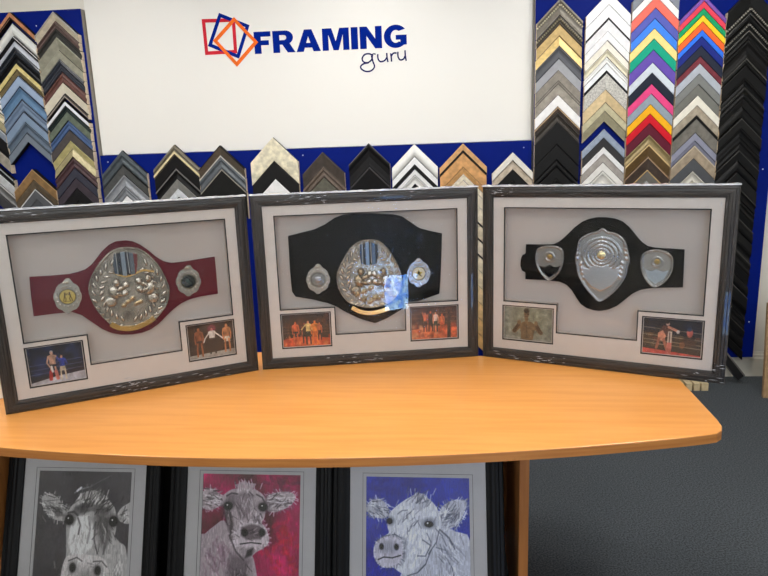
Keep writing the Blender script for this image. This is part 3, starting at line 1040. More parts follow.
def wrap(f, seed):
    """clear shrink wrap over the front and folded over the top"""
    o = f.o
    nx, nz = 40, 30
    r_ = np.random.default_rng(seed)
    V, Fc = [], []
    for i in range(nx + 1):
        for j in range(nz + 1):
            x = -.002 + (FW_ + .004) * i / nx
            z = -.0 + (FH_ + .002) * j / nz
            V.append((x, -.0035 - .0012 * abs(r_.normal()), z))
    for i in range(nx):
        for j in range(nz):
            k = i * (nz + 1) + j
            Fc.append((k, k + nz + 1, k + nz + 2, k + 1))
    mesh('plastic_wrap', V, Fc, film, o, smooth=True, clean=False)
    V, Fc = [], []
    m = 60
    for i in range(m + 1):
        x = -.002 + (FW_ + .004) * i / m
        h = .003 + .0025 * r_.random()
        V += [(x, -.004, FH_), (x, -.003 - .002 * r_.random(), FH_ + h), (x, .035, FH_ + h + .001), (x, FD_ + .002, FH_ + h * .6), (x, FD_ + .002, FH_)]
    for i in range(m):
        for k in range(5):
            Fc.append((5 * i + k, 5 * i + (k + 1) % 5, 5 * i + 5 + (k + 1) % 5, 5 * i + 5 + k))
    Fc += [(0, 1, 2, 3, 4), tuple(5 * m + q for q in (4, 3, 2, 1, 0))]
    mesh('wrap_fold', V, Fc, wrapfold, o)
    # pale slivers paint the glare on wrap crinkles along the moulding
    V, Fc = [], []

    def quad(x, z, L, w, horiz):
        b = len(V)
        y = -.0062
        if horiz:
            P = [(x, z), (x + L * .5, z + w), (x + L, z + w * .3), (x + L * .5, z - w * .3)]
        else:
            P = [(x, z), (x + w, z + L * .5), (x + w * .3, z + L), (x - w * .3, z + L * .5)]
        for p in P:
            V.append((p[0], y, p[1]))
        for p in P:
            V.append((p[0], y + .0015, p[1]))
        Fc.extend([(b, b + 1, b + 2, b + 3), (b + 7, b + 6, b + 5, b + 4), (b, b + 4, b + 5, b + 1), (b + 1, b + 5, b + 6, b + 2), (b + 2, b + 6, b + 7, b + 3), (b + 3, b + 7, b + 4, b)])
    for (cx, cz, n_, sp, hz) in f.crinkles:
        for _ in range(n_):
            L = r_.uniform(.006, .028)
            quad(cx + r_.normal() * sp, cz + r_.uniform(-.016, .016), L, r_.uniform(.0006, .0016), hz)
    mesh('wrap_crinkle_glare', V, Fc, wrapfold, o, clean=True)['kind'] = 'stuff'


def plate(name, f, belt, outline, dep, col, painter, thick=.006, res=.0016):
    """cast metal plate: solid body in the outline with a modelled relief on its face. outline in photograph measurements"""
    L = [f.loc(x, y, dep) for x, y in outline]
    L = smooth_loop(L, 5)
    x0, x1 = min(p[0] for p in L), max(p[0] for p in L)
    z0, z1 = min(p[1] for p in L), max(p[1] for p in L)
    c = Canvas(x1 - x0, z1 - z0, res, col)
    P = [(p[0] - x0, p[1] - z0) for p in L]
    _, sd = c.mask_poly(P, .001)
    c.sd = sd
    painter(c, lambda x, y: tuple(np.array(f.loc(x, y, dep)) - (x0, z0)))
    c.H += rng.normal(0, .0001, c.H.shape)
    c.H += .0035 * np.clip(1 - np.abs(sd - .004) / .004, 0, 1)          # raised rim
    c.H = c.H * np.clip(sd / .0025, 0, 1)
    o = c.to_mesh(name, RELIEF, belt, x0, z0, dep, keep=(sd > -.0004))
    # solid edge behind the relief, joined to the same piece
    V, Fc = prism([L], dep + .0006, dep + thick)
    bm = bmesh.new()
    bm.from_mesh(o.data)
    la = bm.verts.layers.float_color.get('print')
    vs = []
    for v in V:
        nv = bm.verts.new(v)
        if la is not None:
            nv[la] = (*lin(col), 1)
        vs.append(nv)
    for fc in Fc:
        try:
            bm.faces.new([vs[i] for i in fc])
        except ValueError:
            pass
    bm.to_mesh(o.data)
    bm.free()
    return o


def strap(f, pts, dep, thick, m, sm=5):
    L = [f.loc(x, y, dep) for x, y in pts]
    V, Fc = prism([L], dep, dep + thick)
    b = mesh('championship_belt', V, Fc, m, f.o)
    return b


def stitching(f, belt, pts, dep, c):
    P = [f.loc(x, y, dep) for x, y in pts]
    c0 = np.mean(P, axis=0)
    return


def wreath(c, q, centre, rx, ry, silver=(214, 210, 200), dark=(78, 72, 66)):
    """laurel wreath of leaves up both sides, in photograph measurements"""
    cx, cy = centre
    for ps in (0, 1):
        for q_ in (-1, 1):
            for k in range(12):
                a = R(-76 + k * 12.5)
                for lane, rr_ in enumerate((.90, .70)):
                    px, pz = q(cx + q_ * math.cos(a) * rx * rr_, cy - math.sin(a) * ry * rr_)
                    da = .12
                    r2 = rr_ + (.10 if lane == 0 else -.08)
                    qx, qz = q(cx + q_ * math.cos(a + da) * rx * r2, cy - math.sin(a + da) * ry * r2)
                    rot = math.atan2(qz - pz, qx - px)
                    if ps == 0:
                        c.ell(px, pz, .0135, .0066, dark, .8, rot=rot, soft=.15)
                    else:
                        c.ell(px, pz, .0115, .0042, silver, .95, rot=rot, soft=.15, bump=.0040)


def boxer_relief(c, q, x, y, s, face, col=(206, 198, 184)):
    """small relief of a boxer: head, trunk, two gloved arms"""
    def e(dx, dy, rx, ry, rot=0., b=.004, cc=col):
        px, pz = q(x + face * dx * s, y + dy * s)
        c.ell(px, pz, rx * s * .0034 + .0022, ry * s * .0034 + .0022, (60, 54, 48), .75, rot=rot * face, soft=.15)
        c.ell(px, pz, rx * s * .0034, ry * s * .0034, cc, .92, rot=rot * face, soft=.2, bump=b)
    b0 = .002
    e(0, -7, 2.0, 2.6, 0, .008)
    e(-1, -1.5, 3.0, 4.4, .3, .007)
    e(-3, 4, 3.2, 3.0, 0, .003)
    e(3.2, -4.2, 3.2, 1.3, .5, .004)
    e(5.4, -6.0, 1.9, 1.9, 0, .006, (214, 210, 200))
    e(2.6, -.5, 3.0, 1.3, -.3, .004)
    e(5.0, -1.4, 1.9, 1.9, 0, .006, (214, 210, 200))


def flag_shield(f, belt, x0, y0, x1, y1, dep, cols):
    """enamel flag badge near the top of the plate"""
    L = [(x0, y0 + 1), ((x0 + x1) / 2, y0 - 1.5), (x1, y0 + 1), (x1 + .5, (y0 + y1) / 2), (x1 - 1, y1 - 1.5), ((x0 + x1) / 2, y1 + .5), (x0 + 1, y1 - 1.5), (x0 - .5, (y0 + y1) / 2)]
    P = [f.loc(a, b, dep) for a, b in L]
    xs = [p[0] for p in P]
    zs = [p[1] for p in P]
    ax, az = min(xs), min(zs)
    c = Canvas(max(xs) - ax, max(zs) - az, .0012, cols[0])
    _, sd = c.mask_poly([(p[0] - ax, p[1] - az) for p in P], .001)
    W_ = c.w
    for i, cc in enumerate(cols):
        u0, u1 = i / len(cols), (i + 1) / len(cols)
        m = (c.X >= W_ * u0) & (c.X <= W_ * u1)
        c.C[m] = cc
    c.line([(W_ * .15, c.h * .1), (W_ * .15, c.h * .95)], .002, (190, 190, 190))
    c.line([(W_ * .62, c.h * .1), (W_ * .60, c.h * .95)], .002, (190, 190, 190))
    c.H = .001 + .002 * np.clip(sd / .003, 0, 1)
    return c.to_mesh('flag_badge', ENAMEL, belt, ax, az, dep, keep=(sd > -.0003))


ENAMEL = mat('coloured_enamel', (0, 0, 0), rough=.12, attr='print', coat=1.)


def gold_ribbon(f, belt, pts, w, dep):
    P = smooth_loop([f.loc(a, b, dep) for a, b in pts], 6, closed=False)
    V, Fc = ribbon_mesh([(P, w)], dep, dep + .006)
    mesh('scroll', V, Fc, gold_m, belt)


def disc(name, f, belt, x, y, r, dep, painter, col, m, rel=.0009):
    px, pz = f.loc(x, y, dep)
    c = Canvas(2 * r, 2 * r, rel, col)
    d = np.hypot(c.X - r, c.Z - r)
    c.H = .0012 * np.sqrt(np.clip(1 - (d / r) ** 2, 0, 1))
    c.k = r
    c.map = lambda p: (r + p[0] * r, r + p[1] * r)
    painter(c)
    c._apply(np.clip((d - r * .86) / (r * .06), 0, 1), (90, 80, 50), .8)
    return c.to_mesh(name, m, belt, px - r, pz - r, dep, keep=(d < r))


def medallion(f, belt, x, y, r, dep, dcol, emblem, rot=0., discm=None, face=None):
    """side plate: scalloped star outline with a crown on top, centre disc"""
    k = []
    for i in range(80):
        a = 2 * math.pi * i / 80
        rr_ = .98 + .075 * abs(math.cos(4 * a)) ** .6 - .03 * abs(math.cos(12 * a)) + (.22 * math.exp(-((a - math.pi / 2 + rot) / .30) ** 2)) + (.10 * math.exp(-((a - 3 * math.pi / 2) / .25) ** 2))
        k.append((x + r * rr_ * math.cos(a) * .92, y - r * rr_ * math.sin(a)))
    L = [f.loc(a, b, dep) for a, b in k]
    x0, x1 = min(p[0] for p in L), max(p[0] for p in L)
    z0, z1 = min(p[1] for p in L), max(p[1] for p in L)
    c = Canvas(x1 - x0, z1 - z0, .0013, SILV)
    _, sd = c.mask_poly([(p[0] - x0, p[1] - z0) for p in L], .001)
    cx, cz = np.array(f.loc(x, y, dep)) - (x0, z0)
    sc = (x1 - x0) / 2
    for i in range(16):
        a = 2 * math.pi * i / 16
        c.ell(cx + math.cos(a) * sc * .80, cz + math.sin(a) * sc * .80, .0032, .0026, (206, 202, 192), .8, soft=.25, bump=.003)
    for dx in (-.006, 0, .006):
        c.ell(cx + dx, cz + sc * 1.12, .0026, .005, (214, 206, 186), .9, soft=.25, bump=.003)
    c.ell(cx, cz, sc * .64, sc * .64, (120, 114, 104), .7, soft=.05)
    c.H = np.maximum(c.H, .0) * np.clip(sd / .002, 0, 1)
    o = c.to_mesh('side_medallion', RELIEF, belt, x0, z0, dep, keep=(sd > -.0003))
    V, Fc = prism([L], dep + .0006, dep + .004)
    bm = bmesh.new()
    bm.from_mesh(o.data)
    la = bm.verts.layers.float_color.get('print')
    vs = []
    for v in V:
        nv = bm.verts.new(v)
        if la is not None:
            nv[la] = (*lin(SILV), 1)
        vs.append(nv)
    for fc in Fc:
        bm.faces.new([vs[i] for i in fc])
    bm.to_mesh(o.data)
    bm.free()
    disc('medallion_centre', f, belt, x, y, sc * .60, dep - .0012, emblem, dcol, discm or ENAMEL)


def emb_boxers(c):
    K = (66, 48, 18)
    for q_ in (-1, 1):
        c.ell(q_ * .26, .50, .085, .10, K)
        c.line([(q_ * .28, .38), (q_ * .34, .02)], .15, K)
        c.line([(q_ * .32, .02), (q_ * .20, -.24), (q_ * .28, -.56)], .09, K)
        c.line([(q_ * .36, .0), (q_ * .46, -.28), (q_ * .50, -.54)], .09, K)
        c.line([(q_ * .28, .34), (q_ * .12, .26), (q_ * .05, .42)], .07, K)
    c.line([(-.5, -.62), (.5, -.62)], .05, K)


def emb_star(c):
    P = []
    for i in range(10):
        a = math.pi / 2 + i * math.pi / 5
        r = .62 if i % 2 == 0 else .26
        P.append((r * math.cos(a), r * math.sin(a)))
    c.poly(P, (186, 160, 40))
    c.ell(0, .12, .14, .18, (40, 36, 20))
    c.line([(-.35, -.4), (0, .0), (.35, -.4)], .14, (50, 44, 22))


def emb_dark(c):
    c.ell(0, 0, .7, .7, (30, 34, 34))
    c.ell(-.1, .15, .25, .3, (70, 84, 80))
    c.ell(.2, -.25, .3, .2, (60, 72, 70))


def emb_plain(c):
    c.ell(0, 0, .7, .7, (150, 150, 152), soft=.1)
    c.ell(0, 0, .45, .45, (176, 176, 178), soft=.2, bump=.002)


# --- photographs in the mounts (flat prints)
def fig(c, x, top, h, skin, shirt, trou, arms=(), armc=None, wide=1., bare_legs=False, hair=(40, 28, 20)):
    """x,top,h in the canvas' 0..1 space (z up)"""
    ax = c.h / c.w      # x runs over the width, so widths shrink by the aspect
    hd = h * .075
    sh = top - h * .19
    hip = top - h * .50
    w = h * .115 * wide * ax
    dk = tuple(v * .62 for v in shirt)
    c.line([(x, sh), (x, top - hd * 2)], h * .05, skin)
    c.poly([(x - w * .9, sh - .02), (x - w * .55, sh + h * .03), (x, sh + h * .045), (x + w * .55, sh + h * .03), (x + w * .9, sh - .02), (x + w * .66, (sh + hip) / 2), (x + w * .62, hip), (x - w * .62, hip), (x - w * .66, (sh + hip) / 2)], shirt, sm=3)
    c.poly([(x + w * .1, sh), (x + w * .9, sh - .03), (x + w * .6, hip)], dk, .45, soft=.002)
    c.poly([(x - w * .64, hip + h * .02), (x + w * .64, hip + h * .02), (x + w * .85, hip - h * .17), (x + w * .12, hip - h * .16), (x - w * .12, hip - h * .16), (x - w * .85, hip - h * .17)], trou)
    for q_ in (-1, 1):
        c.line([(x + q_ * w * .45, hip - h * .08), (x + q_ * w * .60, top - h * .76), (x + q_ * w * .62, top - h)], h * .055, skin if bare_legs else trou)
    if not arms:
        arms = [[(x + q_ * w * .85, sh - .01), (x + q_ * w * 1.05, (sh + hip) / 2 - .02), (x + q_ * w * .92, hip - .06)] for q_ in (-1, 1)]
    for A_ in arms:
        c.line(A_, h * .045, armc or skin)
    c.ell(x, top - hd * .85, hd * .68, hd * .80, hair, soft=.2)
    c.ell(x, top - hd * 1.35, hd * .56, hd * .78, skin, soft=.2)


def ropes(c, zs, col, tilt=.03, w=.014):
    for z in zs:
        c.line([(0, z - tilt), (1, z + tilt)], w, col, .85)


def crowd(c, z0, z1, cols, n, s=.03):
    for _ in range(n):
        c.ell(rng.uniform(0, 1), rng.uniform(z0, z1), s * rng.uniform(.5, 1.3), s * rng.uniform(.7, 1.6), cols[rng.integers(len(cols))], .7, soft=.5)


def photo(f, r, name, paint, bg, label):
    g = .0040
    x0, x1, z0, z1 = r[0] + g, r[1] - g, r[2] + g, r[3] - g
    o = f.o
    box('photograph_paper', (x0 - .002, x1 + .002, .0195, .0205, z0 - .002, z1 + .002), photo_edge, o)
    b = .0028
    w, h = x1 - x0 - 2 * b, z1 - z0 - 2 * b
    c = Canvas(w, h, .0011, bg)
    c.map = lambda p: (p[0] * w, p[1] * h)
    c.k = h
    paint(c)
    c.noise(.10, (16, 11))
    p = c.to_mesh('photograph', PRINT, o, x0 + b, z0 + b, .0188)
    p['label'] = label


def ropes(c, zs, col, tilt=.03, w=.014):
    for z in zs:
        c.line([(0, z - tilt), (1, z + tilt)], w, col, .85)


def crowd(c, z0, z1, cols, n, s=.03):
    for _ in range(n):
        c.ell(rng.uniform(0, 1), rng.uniform(z0, z1), s * rng.uniform(.5, 1.3), s * rng.uniform(.7, 1.6), cols[rng.integers(len(cols))], .7, soft=.5)


def ph_a(c):
    crowd(c, .3, 1, [(20, 34, 66), (34, 54, 96), (12, 20, 40)], 46, .09)
    ropes(c, (.55, .42, .30), (96, 108, 150))
    c.poly([(0, -.1), (1, -.1), (1, .22), (.45, .16), (0, .06)], (176, 178, 190))
    c.poly([(0, .06), (.5, .17), (.5, .25), (0, .22)], (22, 28, 44))
    fig(c, .43, .88, .80, (196, 158, 136), (194, 154, 132), (30, 30, 40), arms=[[(.36, .72), (.33, .55), (.37, .44)], [(.50, .72), (.55, .60)]], bare_legs=True, wide=1.15, hair=(150, 150, 160))
    c.line([(.38, .30), (.36, .10)], .08, (176, 40, 40))
    c.line([(.47, .30), (.49, .10)], .08, (206, 120, 110))
    c.line([(.40, .44), (.41, .30)], .05, (220, 220, 220))
    fig(c, .60, .74, .68, (176, 132, 110), (40, 62, 156), (202, 190, 164), arms=[[(.66, .60), (.69, .46)], [(.54, .60), (.52, .68)]], armc=(40, 62, 156), wide=1.15)


def ph_b(c):
    crowd(c, .3, 1, [(44, 30, 26), (66, 46, 38), (24, 18, 18)], 40, .09)
    ropes(c, (.36, .28), (96, 74, 64))
    c.poly([(0, -.1), (1, -.1), (1, .16), (0, .10)], (160, 156, 150))
    c.ell(.52, .84, .11, .10, (150, 50, 84), .8, soft=.4)
    fig(c, .23, .94, .88, (146, 84, 52), (150, 86, 54), (60, 40, 34), bare_legs=True, wide=1.1)
    fig(c, .52, .90, .80, (196, 120, 120), (214, 210, 206), (32, 28, 30), arms=[[(.46, .72), (.36, .56), (.33, .46)], [(.58, .72), (.70, .58), (.76, .50)]], armc=(214, 210, 206), wide=1.3)
    c.poly([(.38, .50), (.45, .56), (.62, .56), (.76, .44), (.74, .24), (.40, .22)], (36, 30, 30), .85)
    fig(c, .85, .96, .86, (186, 122, 82), (188, 122, 84), (206, 196, 180), wide=1.1, bare_legs=True)


def ph_c(c):
    crowd(c, .4, 1, [(60, 34, 26), (86, 50, 30), (34, 24, 22)], 50, .08)
    ropes(c, (.62, .52, .42), (110, 84, 66), .0)
    c.poly([(0, -.1), (1, -.1), (1, .22), (.6, .28), (.3, .30), (0, .22)], (204, 82, 52))
    crowd(c, .02, .3, [(224, 104, 60), (186, 66, 44), (232, 130, 80)], 34, .06)
    fig(c, .27, .80, .70, (216, 104, 60), (212, 98, 56), (44, 28, 26), wide=1.2, bare_legs=True)
    fig(c, .46, .76, .66, (150, 80, 56), (60, 40, 34), (40, 30, 30))
    fig(c, .54, .82, .76, (222, 150, 110), (226, 196, 126), (34, 40, 36), arms=[[(.48, .66), (.40, .52)], [(.60, .66), (.62, .5)]], armc=(226, 196, 126), wide=1.1)
    fig(c, .68, .82, .78, (226, 120, 52), (232, 134, 56), (196, 96, 44), wide=1.3, bare_legs=True)
    fig(c, .78, .74, .56, (214, 108, 66), (210, 108, 62), (30, 28, 30))


def ph_d(c):
    crowd(c, .45, 1, [(70, 42, 34), (44, 30, 28), (96, 62, 44)], 50, .08)
    ropes(c, (.80, .66, .52), (140, 96, 74), .0)
    c.poly([(0, -.1), (1, -.1), (1, .32), (.5, .40), (0, .30)], (206, 106, 70))
    crowd(c, .0, .42, [(226, 128, 86), (190, 84, 54), (232, 160, 120), (150, 70, 50)], 50, .06)
    fig(c, .30, .86, .62, (226, 128, 90), (224, 116, 76), (70, 44, 36), arms=[[(.26, .74), (.24, .84)], [(.34, .74), (.42, .80)]])
    fig(c, .42, .90, .66, (190, 90, 60), (52, 46, 42), (40, 40, 38), wide=1.2)
    fig(c, .53, .86, .64, (226, 150, 116), (226, 196, 180), (48, 62, 52), wide=1.1)
    fig(c, .67, .80, .58, (226, 110, 60), (224, 116, 66), (206, 90, 54))
    c.poly([(.78, 0), (.86, 0), (.86, .9), (.80, .9)], (44, 32, 30), .9)
    c.poly([(.88, .1), (1, .1), (1, .34), (.88, .34)], (224, 104, 66))


def ph_e(c):
    c.ell(.62, .7, .5, .5, (140, 146, 122), .8, soft=.9)
    sk, dk = (112, 92, 66), (78, 62, 46)
    c.poly([(.34, .40), (.36, .50), (.42, .57), (.56, .57), (.64, .50), (.66, .40), (.62, .20), (.60, .02), (.38, .02), (.36, .2)], sk, sm=3)
    c.ell(.47, .66, .055, .10, sk)
    c.ell(.47, .80, .075, .12, (116, 92, 68))
    c.ell(.47, .90, .078, .07, (38, 32, 26), soft=.3)
    c.line([(.43, .80), (.46, .80)], .018, (50, 40, 30))
    c.line([(.49, .80), (.52, .80)], .018, (50, 40, 30))
    c.line([(.45, .73), (.50, .73)], .016, (66, 46, 38))
    for s, sx_ in ((-1, .34), (1, .65)):
        c.line([(sx_, .45), (sx_ + s * .12, .26)], .13, sk)
        c.line([(sx_ + s * .12, .26), (sx_ + s * .03, .48)], .10, dk)
        c.ell(sx_ + s * .02, .54, .055, .07, (126, 104, 76))
    c.line([(.48, .08), (.48, .42)], .015, dk, .8)
    c.line([(.38, .36), (.58, .36)], .02, dk, .6)
    c.poly([(0, .0), (.35, .0), (.35, .08), (0, .12)], (150, 154, 148), .7)
    c.poly([(.62, .0), (1, .0), (1, .06), (.62, .06)], (150, 154, 148), .6)


def ph_f(c):
    crowd(c, .25, .75, [(66, 54, 40), (90, 70, 44), (40, 34, 30), (110, 60, 44)], 60, .06)
    c.poly([(0, .60), (1, .54), (1, 1.1), (0, 1.1)], (14, 20, 34), .9)
    crowd(c, .68, 1, [(18, 30, 54), (10, 14, 24)], 20, .07)
    ropes(c, (.70, .50, .36, .26), (150, 140, 120), -.04, .02)
    c.poly([(0, -.1), (1, -.1), (1, .03), (.4, .10), (0, .14)], (196, 76, 70))
    sk = (206, 140, 116)
    c.ell(.42, .88, .05, .065, (220, 180, 164))
    c.ell(.41, .92, .055, .05, (26, 20, 20))
    c.poly([(.28, .66), (.34, .82), (.46, .80), (.48, .66), (.40, .50), (.30, .46)], (96, 60, 50))
    c.poly([(.26, .60), (.34, .68), (.40, .52), (.36, .36), (.26, .42)], sk)
    c.line([(.44, .78), (.60, .68)], .07, sk)
    c.ell(.60, .66, .04, .05, (206, 200, 196))
    c.line([(.28, .44), (.24, .16)], .07, (156, 96, 76))
    c.line([(.36, .42), (.42, .14)], .07, (156, 96, 76))
    c.poly([(.42, .20), (.50, .20), (.50, .66), (.43, .66)], (196, 180, 166))
    c.line([(.46, .62), (.46, .26)], .03, (60, 50, 50), .8)
    c.poly([(.40, .0), (.50, .0), (.50, .34), (.42, .34)], (196, 104, 92), .9)
    c.ell(.80, .66, .075, .13, (196, 104, 92))
    c.ell(.79, .76, .06, .06, (40, 60, 84))
    c.poly([(.70, .52), (.88, .50), (.92, .30), (.70, .30)], (60, 44, 40), .8)
    c.ell(.68, .30, .07, .1, (150, 96, 60), .7)


def seq(cx, pts, x0, y0, sc):
    return [(x0 + a / sc, y0 + b / sc) for a, b in pts]


# ============ first boxed belt: maroon strap
f1 = Frame((-1.3352, 2.0652, .73), math.atan2(2.447 - 2.065, -.522 + 1.335), 'glazed box frame holding a maroon championship belt')
f1.photos = ((.083, .2715, .077, .2275), (.6305, .818, .0775, .2275))
f1.crinkles = [(.42, .022, 16, .05, True), (.10, FH_ - .022, 14, .05, True), (.60, .022, 8, .1, True), (.42, .055, 5, .03, True)]
shell(f1, (.2855, .6115, .1275))
T = lambda pts: seq(0, pts, 20, 230, 3.657)
DB = .046
maroon = mat('maroon_velvet_strap', (96, 10, 32), rough=.8, vary=.12, scale=(90, 90, 90), bump=.2)
maroon_p = mat('maroon_piping', (78, 14, 30), rough=.5)
out1 = T([(34, 172), (40, 240), (50, 316), (110, 308), (190, 300), (225, 311), (262, 336), (300, 362), (335, 377), (370, 383), (412, 382), (450, 375), (480, 363), (508, 343), (535, 315), (562, 289), (590, 268), (620, 254), (660, 243), (724, 233), (718, 160), (712, 98), (650, 108), (600, 116), (555, 121), (525, 115), (497, 98), (470, 75), (440, 54), (410, 41), (385, 38), (350, 42), (325, 55), (300, 78), (280, 104), (262, 127), (240, 144), (212, 154), (180, 162), (110, 168)])
b1 = strap(f1, out1, DB, .008, maroon)
P1 = T([(385, 62), (437, 68), (480, 98), (515, 140), (540, 190), (548, 220), (540, 268), (512, 310), (478, 340), (430, 362), (390, 368), (345, 354), (310, 328), (275, 285), (254, 240), (250, 205), (262, 165), (290, 120), (322, 85), (350, 68)])


def relief1(c, q):
    cx, cy = T([(398, 225)])[0]
    c.noise(.10, (14, 14))
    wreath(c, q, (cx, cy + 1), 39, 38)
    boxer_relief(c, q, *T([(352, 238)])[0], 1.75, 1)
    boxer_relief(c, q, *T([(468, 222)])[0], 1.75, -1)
    for (x, y) in T([(395, 262), (425, 268), (380, 275), (440, 262), (410, 250)]):
        px, pz = q(x, y)
        c.ell(px, pz, .010, .007, (188, 164, 120), .8, rot=.5, soft=.2, bump=.004)


plate('centre_plate', f1, b1, P1, DB - .008, (166, 160, 150), relief1)
xa_, ya_ = T([(342, 84)])[0]
xb_, yb_ = T([(428, 166)])[0]
flag_shield(f1, b1, xa_, ya_, xb_, yb_, DB - .013, [(60, 72, 84), (28, 34, 44), (120, 134, 150), (40, 44, 56), (84, 92, 104), (104, 40, 44)])
gold_ribbon(f1, b1, T([(345, 158), (385, 170), (415, 162), (450, 148), (490, 152)]), .006, DB - .014)
gold_ribbon(f1, b1, T([(332, 344), (362, 358), (410, 360), (455, 345), (492, 322)]), .018, DB - .014)
medallion(f1, b1, *T([(174, 244)])[0], 15.0, DB - .004, (192, 172, 92), emb_boxers)
medallion(f1, b1, *T([(616, 188)])[0], 13.2, DB - .004, (30, 34, 34), emb_dark)
photo(f1, f1.photos[0], 'a', ph_a, (16, 24, 46), 'photo of a boxer beside a man in blue in a ring')
photo(f1, f1.photos[1], 'b', ph_b, (48, 34, 30), 'photo of a white-shirted referee between two boxers')
wrap(f1, 1)

# ============ second boxed belt: wide black strap
f2 = Frame((-.507, 2.451, .73), math.atan2(2.528 - 2.451, .387 + .507), 'glazed box frame holding a very wide black belt with a round silver plate')
f2.photos = ((.083, .2885, .0785, .2275), (.6135, .818, .078, .2275))
f2.crinkles = [(.20, FH_ - .022, 18, .06, True), (.42, FH_ - .045, 8, .05, True), (.38, .022, 16, .07, True), (.30, .055, 8, .05, True), (.65, FH_ - .02, 6, .1, True)]
shell(f2, (.3035, .5975, .1255))
T2 = lambda pts: seq(0, pts, 245, 180, 2.954)
black_l = mat('black_leather_strap', (5, 5, 6), rough=.7, vary=.2, scale=(200, 200, 200), bump=.35, spec=.08)
out2 = T2([(127, 166), (130, 215), (133, 270), (139, 330), (150, 345), (200, 353), (245, 364), (270, 374), (290, 386), (330, 406), (355, 415), (385, 423), (420, 408), (450, 390), (475, 376), (500, 362), (540, 348), (574, 336), (577, 300), (580, 230), (582, 158), (545, 150), (515, 142), (490, 125), (465, 108), (440, 102), (380, 99), (320, 100), (290, 103), (265, 112), (235, 132), (205, 146), (165, 156)])
b2 = strap(f2, out2, DB, .008, black_l)
Q2 = lambda pts: seq(0, pts, 280, 215, 4.518)
P2 = Q2([(405, 110), (450, 118), (490, 155), (522, 205), (545, 255), (552, 300), (540, 350), (505, 390), (460, 412), (405, 420), (350, 412), (305, 392), (272, 350), (256, 300), (260, 255), (282, 205), (318, 150), (355, 120)])


def relief2(c, q):
    cx, cy = Q2([(405, 275)])[0]
    c.noise(.10, (14, 14))
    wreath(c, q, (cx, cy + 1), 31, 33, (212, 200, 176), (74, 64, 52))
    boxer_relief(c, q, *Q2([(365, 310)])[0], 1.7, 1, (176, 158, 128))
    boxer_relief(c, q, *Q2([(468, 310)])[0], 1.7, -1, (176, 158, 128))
    for (x, y) in Q2([(350, 360), (380, 345), (410, 330), (380, 380), (430, 370), (410, 390), (450, 375)]):
        px, pz = q(x, y)
        c.ell(px, pz, .013, .008, (180, 158, 118), .8, rot=.6, soft=.2, bump=.004)


plate('centre_plate', f2, b2, P2, DB - .008, (168, 158, 140), relief2)
xa_, ya_ = Q2([(362, 128)])[0]
xb_, yb_ = Q2([(442, 226)])[0]
flag_shield(f2, b2, xa_, ya_, xb_, yb_, DB - .013, [(50, 70, 96), (18, 24, 34), (120, 150, 190), (20, 26, 36), (70, 96, 130), (30, 40, 60)])
gold_ribbon(f2, b2, Q2([(325, 418), (360, 436), (405, 443), (450, 436), (492, 422)]), .017, DB - .014)
medallion(f2, b2, *Q2([(172, 292)])[0], 12.6, DB - .004, (150, 150, 150), emb_plain, discm=RELIEF)
medallion(f2, b2, *Q2([(627, 264)])[0], 12.2, DB - .004, (222, 216, 190), emb_star)
photo(f2, f2.photos[0], 'c', ph_c, (52, 34, 30), 'photo of a referee and boxers on an orange ring floor')
photo(f2, f2.photos[1], 'd', ph_d, (60, 40, 34), 'photo of a crowded ring with an orange floor')
wrap(f2, 2)

# ============ third boxed belt: black strap, shield plate
f3 = Frame((.405, 2.527, .73), math.atan2(2.117 - 2.527, 1.204 - .405), 'glazed box frame holding a black belt with three silver shield plates')
f3.photos = ((.080, .2885, .0785, .2275), (.6125, .822, .0785, .2265))
f3.crinkles = [(.20, .022, 18, .08, True), (.06, FH_ - .022, 14, .03, True), (.80, .022, 8, .05, True), (.86, .06, 5, .01, True), (.85, FH_ - .08, 4, .008, False)]
shell(f3, (.2975, .5995, .1265))
T3 = lambda pts: seq(0, pts, 510, 210, 4.042)
out3 = T3([(64, 139), (120, 140), (172, 140), (200, 127), (230, 101), (260, 71), (290, 48), (320, 36), (350, 30), (390, 30), (425, 35), (455, 47), (482, 70), (505, 98), (530, 128), (555, 146), (585, 153), (706, 161), (702, 240), (699, 313), (620, 314), (560, 317), (525, 324), (495, 338), (465, 362), (435, 386), (400, 402), (365, 408), (340, 406), (310, 397), (285, 380), (268, 355), (250, 325), (228, 302), (200, 290), (130, 283), (62, 280), (62, 252), (48, 245), (42, 225), (43, 200), (50, 182), (63, 176)])
b3 = strap(f3, out3, DB, .008, black_l)
P3 = T3([(375, 72), (395, 86), (425, 92), (462, 118), (476, 160), (484, 200), (476, 235), (470, 265), (440, 312), (405, 346), (362, 371), (330, 345), (300, 310), (275, 265), (268, 232), (263, 200), (270, 160), (280, 120), (318, 94), (352, 86)])


